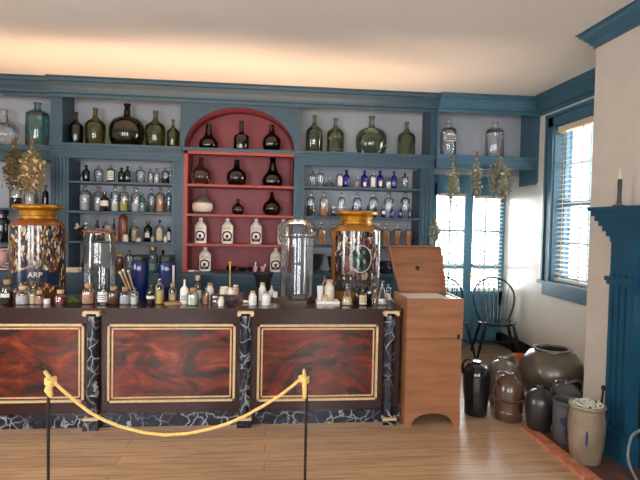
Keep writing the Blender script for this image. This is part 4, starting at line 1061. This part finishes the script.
# far-left bay: bottles and jars
g = 'jars in the far-left bay'
row([(15.5, 26, 11, 'jar', 'clear_glass', 'clear jar under the left herb bunch in the far-left bay', dict(fill='dark_herb', flev=.4, stop='cap', smat='black_paint')),
     (31, 26, 12, 'jar', 'clear_glass', 'clear jar under the right herb bunch in the far-left bay', dict(fill='silver_powder', flev=.5, stop='cap', smat='black_paint')),
     (45.5, 24, 6, 'vial', 'smoke_glass', 'dark vial behind the right rim of the amber gilt jar lid', {})], YQ, zFL[1], g, 207)
B(2, 242, 32, 15, 'jar', 'jug_black', 'black rounded jar at the left edge of the far-left bay', Y=YQ, z=zFL[2], name='black_jar', cat='jar', group=g, stop='cap', smat='iron')
for j, (z0, l) in enumerate(((0, 'lowest of the crimson books stacked in the far-left bay'), (1, 'second crimson book from the bottom in the far-left bay'), (2, 'third crimson book from the bottom in the far-left bay'), (3, 'topmost crimson book of the stack in the far-left bay'))):
    p = ony(5, 272, 5.9); hh = .061
    bk = thing('book', l, 'book', (p.x-.02+.01*(j % 2), 5.92, zLd+.001+hh*z0), 'crimson books stacked in the far-left bay')
    MB().box(-.16, .08, -.11, .11, .008, hh-.009).build('pages', 'white_ceramic', bk, False)
    MB().box(-.165, .085, -.115, .115, 0, .008).box(-.165, .085, -.115, .115, hh-.009, hh-.001).box(-.165, -.155, -.115, .115, 0, hh-.001).box(-.165, .085, -.118, -.108, .022, hh-.02).build('cover', 'crimson', bk, False)
# ------------------------------------------------------------------ things standing on the counter
g = None
def K(x, yb, h, w, st, m, label, **k):
    k.setdefault('group', 'small jars and bottles along the counter top')
    return bottle(x, yb, h, w, st, m, label, z=CT, **k)
CJ = dict(name='corked_jar', cat='jar', stop='cork', smat='cork')
# the two great gilt show jars
def show_jar(x, yb, label, mat, w, hb, emb, lidw, name='show_jar'):
    p = onz(x, yb, CT); k = mpp(p); R = w*k/2; H = hb*k
    r = thing(name, label, 'jar', (p.x, p.y, CT), 'great gilt show jars on the counter')
    body = [(0, 0), (.97, 0), (1, .012), (1, .84), (.98, .88), (.9, .92), (.72, .955), (.64, .965), (.62, 1.0), (0, 1.0)]
    MB().lathe([(a*R, b*H) for a, b in body], seg=48).build('body', mat, r)
    lr = lidw*k/2
    lidp = [(0, 0), (R*.63, 0), (R*.65, H*.03), (R*.68, H*.055), (lr*.88, H*.075), (lr, H*.09), (lr*1.01, H*.105), (lr*.97, H*.12), (lr*.8, H*.132), (0, H*.14)]
    MB().lathe([(a, H+b) for a, b in lidp], seg=48).build('lid', 'gold_leaf', r)
    MB().lathe([(R*.645, H*.962), (R*.665, H*.97), (R*.665, H*.985), (R*.625, H*.99)], seg=40).build('neck_band', 'gold_leaf', r)
    return r, R, H, k
r, R, H, k = show_jar(38, 297.5, 'great amber show jar with gilt lid and painted scrollwork', 'amber_enamel', 50.5, 82, 'painted_scroll', 46)
MB().patch(R*1.001, H*.1, H*.88, 1.3, mid=-PI/2+.2, n=28, rings=1).build('painted_emblem', 'painted_scroll', r)
bn = MB()
n = 24; vs = []
for rr_ in (R*1.014, R*1.0):
    for zo in (0, 1):
        for j in range(n+1):
            th = -PI/2+.2-1.0+2.0*j/n; z_ = H*(.2+.035*math.cos((j/n-.5)*2*PI))+zo*H*.15
            vs.append((rr_*math.cos(th), rr_*math.sin(th), z_))
W = n+1
bn.add(vs, [(j, j+1, W+j+1, W+j) for j in range(n)]+[(j, 2*W+j, 2*W+j+1, j+1) for j in range(n)]+[(W+j, W+j+1, 3*W+j+1, 3*W+j) for j in range(n)])
bo = bn.build('banner', 'navy_banner', r)
def wrap_text(s, size, Rw, thm, zc, mat, parent, name='lettering'):
    cu = bpy.data.curves.new('lettering', 'FONT'); cu.body = s; cu.size = size; cu.align_x = 'CENTER'; cu.align_y = 'CENTER'; cu.extrude = .0008
    to = bpy.data.objects.new('lettering', cu); C.objects.link(to)
    dg = bpy.context.evaluated_depsgraph_get(); me = bpy.data.meshes.new_from_object(to.evaluated_get(dg)); bpy.data.objects.remove(to)
    for v_ in me.vertices:
        th = thm+v_.co.x/Rw; rr_ = Rw+.001+v_.co.z; zz = zc+v_.co.y
        v_.co = (rr_*math.cos(th), rr_*math.sin(th), zz)
    me.materials.clear(); me.materials.append(MATS[mat])
    o = bpy.data.objects.new(name, me); C.objects.link(o); o.parent = parent; return o
wrap_text('ARP', H*.085, R*1.014, -PI/2+.3, H*.305, 'paper', bo)
r, R, H, k = show_jar(354.5, 298, 'great ochre show jar with gilt lid and green painted medallion', 'ochre_enamel', 48, 77, 'painted_crest', 43)
MB().patch(R*1.001, H*.12, H*.87, 1.2, mid=-PI/2+.08, n=28, rings=1).build('painted_emblem', 'painted_crest', r)
MB().patch(R*1.003, H*.38, H*.68, .42, mid=-PI/2+.05, oval=True, t=.003).build('painted_medallion', 'painted_medallion', r)
MB().tube([((R*1.004)*math.cos(-PI/2+.05+.45*math.cos(a)), (R*1.004)*math.sin(-PI/2+.05+.45*math.cos(a)), H*.53+H*.165*math.sin(a)) for a in [2*PI*q/40 for q in range(40)]], .004, 6, True).build('medallion_ring', 'silver_powder', r)
bo = MB().patch(R*1.004, H*.14, H*.27, 1.1, mid=-PI/2+.08, n=20, t=.003).build('banner', 'label_ink', r)
gl = MB(); random.seed(21); pts = []      # worn, unreadable gilt lettering in one running hand
for j in range(33):
    th = -PI/2+.08-.75+1.5*j/32+random.uniform(-.012, .012); q = R*1.004+.0035; pts.append((q*math.cos(th), q*math.sin(th), H*(.175 if j % 2 else .232)+random.uniform(-.006, .006)))
gl.tube(pts, .002, 5)
gl.build('lettering', 'cork_pale', bo)

# clear display cylinders
p = onz(99.5, 297, CT); k = mpp(p)
r = thing('display_jar', 'tall clear lidded display jar between the amber show jar and cobalt jars', 'jar', (p.x, p.y, CT), 'clear display cylinders on the counter')
R = 14.6*k
MB().lathe([(0, .004), (R*.97, 0), (R, .012), (R, 58*k), (R*.93, 62*k), (R*.93, 64*k)], seg=36).build('body', 'display_glass', r)
MB().lathe([(R*.5, 64*k), (R*1.03, 64*k), (R*1.05, 66*k), (R*.98, 67.5*k), (R*.3, 68.5*k), (0, 68.7*k)], seg=36).build('lid', 'display_glass', r)
MB().lathe([(R*1.045, 64.5*k), (R*1.06, 65*k), (R*1.06, 66*k), (R*1.045, 66.5*k)], seg=36).build('lid_rim', 'brown_enamel', r)
p = onz(296, 299.5, CT); k = mpp(p)
tr = thing('dark_tray', 'dark shallow wooden tray under the tall glass cylinder', 'tray', (p.x-.005, p.y, CT))
tp = [(25.5*k*math.cos(PI/8+PI*q/4), .168*math.sin(PI/8+PI*q/4)) for q in range(8)]
MB().prism(tp, 'z', .002, .016).build('base', 'dark_wood', tr, False)
rm = MB().tube([(a, b, .02) for a, b in tp], .009, 6, True); rm.build('rim', 'dark_wood', tr, False)
r = thing('display_jar', 'tall clear glass cylinder with domed lid standing on the dark tray', 'jar', (p.x, p.y, CT+.0165), 'clear display cylinders on the counter')
R = 16.2*k
MB().lathe([(0, .004), (R*.97, 0), (R, .012), (R, 57*k), (R*1.0, 60*k), (R*1.08, 61*k)], seg=40).build('body', 'display_glass', r)
MB().lathe([(R*.9, 60.5*k), (R*1.17, 61.5*k), (R*1.2, 64*k), (R*1.15, 66*k), (R*1.17, 69*k), (R*1.0, 74*k), (R*.7, 77*k), (R*.3, 78.3*k), (0, 78.5*k)], seg=40).build('lid', 'display_glass', r)
# cobalt storage jars with black lids
for x, yb, l, ptag in ((140, 298.5, 'left cobalt blue jar with black lid, wooden sticks leaning beside it', False), (167.2, 299, 'right cobalt blue jar with black lid and a white label strip', True)):
    p = onz(x, yb, CT); k = mpp(p); R = 8.6*k; H = 38*k
    r = thing('cobalt_jar', l, 'jar', (p.x, p.y, CT), 'cobalt jars on the counter')
    MB().lathe([(0, 0), (R*.9, 0), (R*.95, .006), (R*.95, H*.55), (R, H*.75), (R*.98, H*.93), (R*.86, H*.98), (R*.84, H)], seg=28).build('body', 'cobalt_enamel', r)
    MB().lathe([(0, H), (R*.9, H), (R*.93, H+1.2*k), (R*.9, H+5*k), (R*.8, H+6*k), (0, H+6.2*k)], seg=28).build('lid', 'black_paint', r)
    if ptag: MB().patch(lambda q: R*1.0, H*.42, H*.9, .14, mid=-PI/2+.9, rings=2, t=.003).build('label', 'paper', r)
# sticks leaning on the left cobalt jar: stand on the counter
for (xa, ya, xb, yb2, l) in ((133, 301, 119.5, 271.5, 'leftmost pale wooden stick leaning by the left cobalt jar'), (135, 301, 122.6, 269, 'middle pale wooden stick leaning by the left cobalt jar'), (137, 301, 128, 270, 'rightmost pale wooden stick leaning against the left cobalt jar')):
    a = onz(xa, ya, CT); b = ony(xb, yb2, a.y+.01)
    t_ = thing('wooden_stick', l, 'stick', a, 'wooden sticks by the cobalt jar')
    d = b-a; MB().tube([(0, 0, .006), d*.5, d*.94], [.006, .006, .008], 8).build('shaft', 'stick_wood', t_)
    MB().tube([d*.93, d*.97, d], [.008, .012, .009], 8).build('knob', 'bone', t_)

# the row of small ware, left to right
K(7, 303.5, 24, 11.5, 'jar', 'grey_glass', 'corked jar of dark herb at the left end of the counter', fill='dark_herb', flev=.5, paper=(.28, .44, .8), **CJ)
K(23, 304, 18, 14, 'jar', 'grey_glass', 'squat jar with pale cork in front of the amber show jar', fill='white_powder', flev=.45, **dict(CJ, smat='cork_pale'))
K(33.2, 304, 19, 7.6, 'vial', 'clear_glass', 'clear tan-corked vial right of the squat pale-corked jar', stop=None, fill='cream', flev=.5)
K(39.5, 304, 13.5, 9, 'jar', 'clear_glass', 'small jar with rosy powder in front of the amber show jar', fill='rosy_powder', flev=.5, **dict(CJ, smat='cork_pale'))
K(47, 304, 5, 6.5, 'pot', 'white_ceramic', 'tiny white pot left of the red powder jar', name='ointment_pot', cat='pot')
K(60.5, 304, 14, 12, 'jar', 'clear_glass', 'squat white-corked jar of red powder beside the green moss', fill='crimson', flev=.55, **dict(CJ, smat='cork_pale'))
K(88.5, 303.5, 20, 13.5, 'jar', 'clear_glass', 'corked jar of pinkish petals left of the white labelled bottle', fill='rosy_powder', flev=.58, **CJ)
K(102.8, 304, 20.5, 9.5, 'apoth', 'clear_glass', 'bottle with large white label in front of the clear display jar', stop='disc', paper=(.12, .6, 1.2), ink='text')
K(113.7, 304, 17.5, 12, 'jar', 'grey_glass', 'corked jar of brown herb right of the white labelled bottle', fill='brown_herb', flev=.55, **CJ)
K(125.4, 304, 17, 12, 'jar', 'grey_glass', 'corked jar of grey root by the feet of the wooden sticks', fill='silver_powder', flev=.5, **CJ)
K(134.4, 304.5, 17.5, 8, 'apoth', 'clear_glass', 'slim clear bottle in front of the left cobalt jar', stop='disc', fill='white_powder', flev=.45)
K(150.6, 304.5, 20.5, 8, 'apoth', 'grey_glass', 'dark-filled bottle with a white band label between the cobalt jars', stop='ball', fill='label_ink', flev=.6, paper=(.3, .44, 1.2))
K(159.4, 304, 26.5, 9, 'apoth', 'clear_glass', 'tall bottle of pale yellow powder left of the right cobalt jar', stop='disc', fill='yellow_powder', flev=.52)
p = onz(173, 304, CT); k = mpp(p)
tag(MB().lathe([(0, 0), (8.2*k, 0), (8.4*k, .006), (8.2*k, .014), (0, .015)], seg=28).build('wooden_disc', 'board_wood', None, loc=(p.x, p.y, CT+.001)), 'round pale wooden disc under a corked jar by the right cobalt jar', 'disc')
t_ = K(172.5, 302.3, 17, 8.6, 'jar', 'grey_glass', 'cork-topped jar standing on the round wooden disc', fill='cream', flev=.4, **CJ); t_.location.z = CT+.017
K(184.3, 303.5, 24, 8.4, 'wine', 'stoneware', 'white bottle with paper label right of the wooden disc', paper=(.08, .45, 1.1), ink='text', name='stoneware_bottle')
K(193, 304.8, 17, 11.5, 'jar', 'clear_glass', 'squat corked jar of pale green leaf in the front row', fill='marl', flev=.6, **CJ)
K(197.4, 300.5, 25, 8.6, 'jar', 'clear_glass', 'tall corked jar behind the pale green leaf jar', **dict(CJ, smat='cork_pale'), paper=(.1, .42, 1.1))
K(205.6, 304, 17.5, 6.6, 'vial', 'clear_glass', 'slim tan vial left of the balance stand', fill='ochre', flev=.5, stop=None)
K(209.8, 300, 17, 8, 'jar', 'white_ceramic', 'white pot with tan cork left of the balance stand', name='ointment_pot', cat='pot', stop='cork', smat='cork')
# balance stand on its box with little pots
p = onz(227.5, 300.5, CT); k = mpp(p)
bs = thing('balance_stand', 'dark wooden box stand with an upright brass balance post', 'balance stand', (p.x, p.y, CT))
hw = 15*k
MB().box(-hw, hw, -.075, .075, 0, .05).build('box', 'dark_wood', bs, False)
MB().box(-hw-.006, hw+.006, -.081, .081, .05, .06).build('box_top', 'dark_wood', bs, False)
MB().lathe([(0, .06), (.02, .06), (.016, .068), (.007, .075), (.006, 37*k), (.012, 37.5*k), (.01, 39*k), (0, 39.6*k)], (2*k, .02, 0), 12).build('post', 'brass', bs)
MB().tube([(2*k-.02, .02, 38*k), (2*k+.02, .02, 38*k)], .004, 6).build('yoke', 'brass', bs)
for x, yb, h, w, m, l, zz in ((215, 305.2, 9, 6.4, 'grey_glass', 'small clear jar at the left front corner of the balance stand', 0), (221, 305.8, 9, 6, 'white_ceramic', 'small white pot in front of the balance stand', 0),
                     (221, 297, 8, 6.5, 'bone', 'small bone-coloured pot on the balance stand box, left', 1), (229.3, 298, 7, 9, 'white_ceramic', 'wide white pot on the balance stand box, at the post', 1), (225.3, 295, 8, 6, 'cream', 'small cream pot behind the wide white one on the balance box', 1), (234.8, 296, 9.5, 6.5, 'rosy_powder', 'small rosy pot on the balance stand box, right', 1)):
    t_ = bottle(x, yb, h, w, 'jar', m, l, z=CT+(.0605 if zz else 0), stop='cap', smat='white_ceramic' if m != 'white_ceramic' else 'bone', name='ointment_pot', cat='pot', group='little pots at the balance stand')
    if zz:
        q = t_.location; q.y = min(max(q.y, bs.location.y-.05), bs.location.y+.05)
t_ = K(231.5, 304.8, 5.5, 10, 'bowl', 'pewter', 'shallow pewter balance pan in front of the balance stand', name='balance_pan', cat='pan')
# black footed mortar and white jars
t_ = K(263, 297.5, 25, 20, 'mortar', 'iron', 'flared black iron mortar behind the white jars', name='iron_mortar', cat='mortar')
for x, yb, h, w, l, sm_ in ((252.6, 305, 14, 8, 'white jar with a cork in front of the black mortar, left one', 'cork'), (265.8, 305, 13.5, 8.8, 'white jar with brown cork in front of the black mortar, right one', 'cork'),
                       (262.3, 300.5, 18, 7.6, 'tall white jar with tan top directly before the black mortar', 'cork_pale')):
    K(x, yb, h, w, 'jar', 'white_ceramic', l, name='white_jar', cat='jar', stop='cork', smat=sm_)
K(271.5, 299.5, 14, 6.4, 'wine', 'white_ceramic', 'small white bottle right of the black mortar', name='white_bottle')
K(275.4, 300.5, 8.5, 5, 'pot', 'white_ceramic', 'low white pot between the black mortar and the tray', name='ointment_pot', cat='pot')
p = onz(245.8, 303, CT); k = mpp(p)
t_ = thing('pestle', 'pink and white pestle lying left of the white jars', 'pestle', (p.x, p.y, CT)); MB().tube([(-2.5*k, 0, .014), (2*k, 0, .012), (4*k, 0, .014)], [.012, .008, .014], 10).build('rod', 'stoneware', t_)
# white tray with jars
p = onz(327.5, 303, CT); k = mpp(p)
wt = thing('white_tray', 'white rectangular tray left of the ochre show jar', 'tray', (p.x, p.y+.01, CT+.0005)); hw = 11.4*k
MB().box(-hw, hw, -.07, .07, 0, .008).build('base', 'white_ceramic', wt, False)
MB().box(-hw, hw, -.07, -.062, .008, .022).box(-hw, hw, .062, .07, .008, .022).box(-hw, -hw+.008, -.062, .062, .008, .022).box(hw-.008, hw, -.062, .062, .008, .022).build('rim', 'white_ceramic', wt, False)
zt2 = CT+.0095
t_ = bottle(320, 301, 15, 7, 'cup', 'white_ceramic', 'white cup holding a brown pestle on the white tray', z=zt2, name='white_cup', cat='cup')
k = mpp(t_.location)
pe = thing('pestle', 'brown wooden pestle standing in the white cup', 'pestle', t_.location+Vector((0, 0, .02))); MB().tube([(0, 0, 0), (2*k, .0, 10*k), (4.5*k, .0, 20*k), (5*k, 0, 23*k)], [.009, .009, .011, .006], 10).build('rod', 'dark_wood', pe)
bottle(329, 300.5, 21, 10.5, 'jar', 'bone', 'bone-white jar with a rosy wooden cap on the white tray', z=zt2, name='white_jar', cat='jar', stop='cap', smat='rosy_powder')
bottle(325, 302.3, 7, 7, 'jar', 'cork_pale', 'tiny brown jar on the near edge of the white tray', z=zt2, name='ointment_pot', cat='pot', stop='cap', smat='cork')
K(347, 304.8, 22, 11.5, 'flask', 'clear_glass', 'pale conical bottle of cream powder before the ochre show jar', fill='cream', flev=.35, stop=None)
K(357, 304.6, 18, 5.6, 'vial', 'smoke_glass', 'dark smoky vial left of the tan labelled bottle')
K(362.6, 305, 17.5, 7.6, 'vial', 'grey_glass', 'small bottle covered by a tan paper label before the ochre show jar', paper=(.06, .58, 1.2), pmat='cream', ink='text')
K(368.4, 303, 19.5, 6.6, 'vial', 'black_glass', 'black vial with a round white seal before the ochre show jar', paper=(.5, .62, .6), oval=True)
K(382, 304.4, 24, 11, 'flask', 'clear_glass', 'clear conical flask near the right end of the counter', fill='silver_powder', flev=.22)
K(374.8, 304.4, 22, 5.6, 'apoth', 'clear_glass', 'clear stoppered vial left of the conical flask', stop='ball')
K(388, 300.5, 17, 5.6, 'apoth', 'clear_glass', 'short clear vial between conical flask and white quill', stop='ball', fill='white_powder', flev=.4)
p = onz(391.5, 303, CT); k = mpp(p)
q = thing('quill', 'white feather quill lying at the right end of the counter', 'quill', (p.x, p.y, CT))
fe = MB(); pts = [(3*k, -.0, .006), (1*k, 0, .022), (-2*k, 0, .05), (-4.5*k, .0, .09)]
fe.tube(pts, [.003, .004, .003, .001], 6); fe.build('shaft', 'white_ceramic', q)
vn = MB(); vn.tube([(0*k, 0, .028), (-1.6*k, 0, .046), (-3.2*k, 0, .068), (-4.4*k, 0, .088)], [.004, .014, .014, .002], 8, flat=.18); vn.build('vane', 'white_ceramic', q)
# moss and crumbs of herb
p = onz(70.5, 302, CT); k = mpp(p); random.seed(5)
ms = MB()
for j in range(46):
    a = random.uniform(0, 2*PI); rr_ = math.sqrt(random.random()); x_ = 8*k*rr_*math.cos(a); y_ = .05*rr_*math.sin(a); h_ = 8*k*(1-rr_*.8)
    ms.tube([(x_, y_, 0), (x_+random.uniform(-.01, .01), y_, h_*.6), (x_+random.uniform(-.02, .02), y_-.01, h_)], [.006, .007, .002], 5)
tag(ms.build('moss', 'green_moss', None, loc=(p.x, p.y, CT+.0005)), 'heap of dried green moss on the counter beside the red powder jar', 'moss', None, 'stuff')
# pink globe at the very left
p = ony(-3, 258, 4.38); k = mpp(p)
pk = thing('pink_globe', 'pink glass globe on a stand, cut by the left edge of the picture', 'globe', (p.x, p.y, CT)); zc = p.z-CT
MB().lathe([(0, 0), (.06, 0), (.055, .012), (.014, .03), (.012, zc-.07), (.03, zc-.06), (0, zc-.06)], seg=16).build('stand', 'brass', pk)
MB().lathe([(0, -.075)]+[(.075*math.sin(PI*q/12), -.075*math.cos(PI*q/12)) for q in range(1, 12)]+[(0, .075)], (0, 0, zc), 24).build('globe', 'pink', pk)

# ------------------------------------------------------------------ hanging herb bunches
def bunch(label, x, y0, y1, wid, Y, leafmat, n, seed, leaf=.03, bloom=None, neck=.12):
    random.seed(seed)
    a = ony(x, y0, Y); b = ony(x, y1, Y); k = mpp(a); Ln = a.z-b.z; W_ = wid*k/2
    r = thing('herb_bunch', label, 'dried herbs', (a.x, a.y, a.z), 'dried herb bunches hanging from the shelves')
    st = MB(); lf = MB(); bl_ = MB()
    zt_ = -Ln*neck; R = random.uniform
    for i in range(n):
        an = R(0, 2*PI); rr_ = math.sqrt(random.random()); L_ = Ln*(R(.55, 1.0) if i % 3 else R(.9, 1.08))
        ex, ey = W_*rr_*math.cos(an), min(W_, .08)*rr_*math.sin(an)
        p0 = Vector((R(-.022, .022), R(-.012, .012), R(-.02, .03))); p1 = Vector((R(-.008, .008), R(-.008, .008), zt_))
        p2 = Vector((ex*R(.55, 1.0), ey*.8, zt_-(L_+zt_)*.42)); p3 = Vector((ex*R(.7, 1.1), ey, -L_))
        st.tube([p0, p1, p2, p3], [.002, .0026, .0022, .001], 4)
        m_ = 11
        for j in range(m_):
            t_ = .1+.9*j/(m_-1)
            c_ = p1.lerp(p2, t_*2) if t_ < .5 else p2.lerp(p3, t_*2-1)
            d = Vector((R(-1, 1), R(-1, 1), R(-1.3, .6))).normalized()
            s_ = leaf*R(.6, 1.3)*(.55+.6*math.sin(PI*min(1, t_*1.05))); u = d.orthogonal().normalized()
            u = (u*math.cos(an+j)+d.cross(u)*math.sin(an+j)); w_ = d.cross(u).normalized()*s_*.09; u = u*s_*.26
            q = c_+d*s_*.5
            tgt = bl_ if (bloom and t_ > .35 and random.random() < .35) else lf
            tgt.add([c_, q+u, q-u, q+w_, q-w_, c_+d*s_], [(0, 1, 3), (0, 3, 2), (0, 2, 4), (0, 4, 1), (5, 3, 1), (5, 2, 3), (5, 4, 2), (5, 1, 4)])
    so_ = st.build('stem', 'stem_brown', r); so_['kind'] = 'stuff'
    lo_ = lf.build('foliage', leafmat, r, False); lo_['kind'] = 'stuff'
    if bl_.v: bo_ = bl_.build('blossom', bloom, r, False); bo_['kind'] = 'stuff'
    tw = MB()
    for j in range(3): tw.tube([(.010*math.cos(q), .010*math.sin(q), zt_+.005*j) for q in [2*PI*i/10 for i in range(10)]], .003, 5, True)
    tw.tube([(0, 0, zt_), (.004, .02, zt_*.4), (0, YF-Y-.055 if Y > 5.6 else YF-Y, .012)], .002, 5)
    tw.build('twine', 'twine', r)
    return r
bunch('brown-green dried herb bunch hanging left above the amber show jar', 13.5, 141, 192, 25, 5.68, 'olive_herb', 60, 1, .05, 'straw')
bunch('straw-yellow flowering herb bunch hanging right above the amber show jar', 32, 142, 193, 25, 5.52, 'straw', 60, 2, .05, 'cream')
bunch('slim sage herb bunch hanging left before the garden door', 453, 158, 211, 14, 5.68, 'sage', 30, 3, .045, 'straw')
bunch('middle sage herb bunch with a drooping stalk before the garden door', 477, 153, 208, 15, 5.68, 'sage', 28, 4, .045)
bunch('bushy sage herb bunch hanging right before the garden door', 501, 152, 202, 27, 5.68, 'sage', 50, 6, .045, 'straw')
bunch('small sage herb bunch hanging low behind the open chest lid', 435.5, 218, 247, 12, 5.70, 'sage', 24, 8, .045)
# ------------------------------------------------------------------ bases of things built in world coordinates
def rebase(o, loc):
    o.location = loc
    for ch in o.children: ch.matrix_parent_inverse = Matrix.Translation(-Vector(loc))
rebase(chest, ((c0+c1)/2, YC+.2, 0))
bpy.context.view_layer.update()
for o in [q for q in C.objects if q.parent is None and q.get('category') in ('wall shelves', 'window', 'door', 'window blind') and q.type == 'EMPTY']:
    lo = [1e9]*3; hi = [-1e9]*3
    for ch in o.children_recursive:
        for c_ in ch.bound_box:
            w_ = ch.matrix_world @ Vector(c_)
            for i in range(3): lo[i] = min(lo[i], w_[i]); hi[i] = max(hi[i], w_[i])
    rebase(o, ((lo[0]+hi[0])/2, (lo[1]+hi[1])/2, lo[2]))

# ------------------------------------------------------------------ daylight and lamps
w = bpy.data.worlds.new('sky'); sc.world = w; w.use_nodes = True; nt = w.node_tree; nt.nodes.clear()
bg = nt.nodes.new('ShaderNodeBackground'); bg.inputs['Color'].default_value = (.95, .975, 1.0, 1); bg.inputs['Strength'].default_value = SKY = 24.0
wo = nt.nodes.new('ShaderNodeOutputWorld'); nt.links.new(bg.outputs[0], wo.inputs[0])
def portal(loc, direction, sx, sy):
    d = bpy.data.lights.new('portal', 'AREA'); d.shape = 'RECTANGLE'; d.size = sx; d.size_y = sy; d.cycles.is_portal = True
    o = bpy.data.objects.new('portal', d); C.objects.link(o); o.location = loc
    o.rotation_euler = Vector(direction).to_track_quat('-Z', 'Z').to_euler(); return o
for a, b in RW: portal(((a+b)/2, YN-.21, (rz0+rz1)/2), (0, 1, 0), b-a, rz1-rz0)
portal((XL-.21, sum(LW)/2, (rz0+rz1)/2), (1, 0, 0), LW[1]-LW[0], rz1-rz0)
portal((XR+.24, (wy0+wy1)/2, (wz0+wz1)/2), (-1, 0, 0), wy1-wy0, wz1-wz0)
portal(((dx0+dx1)/2, YD+.21, (zb+zt)/2), (0, -1, 0), dx1-dx0, zt-zb)
# warm strip lamp behind the counter, washing the ceiling along the shelves
d = bpy.data.lights.new('strip_lamp', 'AREA'); d.shape = 'RECTANGLE'; d.size = 4.8; d.size_y = .1; d.energy = 32; d.color = (1, .64, .40); d.spread = math.radians(72)
o = bpy.data.objects.new('strip_lamp', d); C.objects.link(o); o.location = (-.75, cb+.045, .6); o.rotation_euler = Vector((0, .12, 1)).to_track_quat('-Z', 'Y').to_euler()

d = bpy.data.lights.new('sun', 'SUN'); d.energy = 38; d.angle = math.radians(8); d.color = (1, .96, .9)
o = bpy.data.objects.new('sun', d); C.objects.link(o); o.location = (1, 12, 8); o.rotation_euler = Vector((.55, -.62, -.48)).to_track_quat('-Z', 'Y').to_euler()

sc.view_settings.view_transform = 'Standard'; sc.view_settings.look = 'None'; sc.view_settings.gamma = 1; sc.view_settings.use_curve_mapping = False
sc.view_settings.exposure = 0.0
sc.cycles.transparent_max_bounces = 40; sc.cycles.max_bounces = 10; sc.cycles.diffuse_bounces = 5; sc.cycles.glossy_bounces = 5
sc.cycles.use_denoising = True; sc.cycles.sample_clamp_indirect = 6
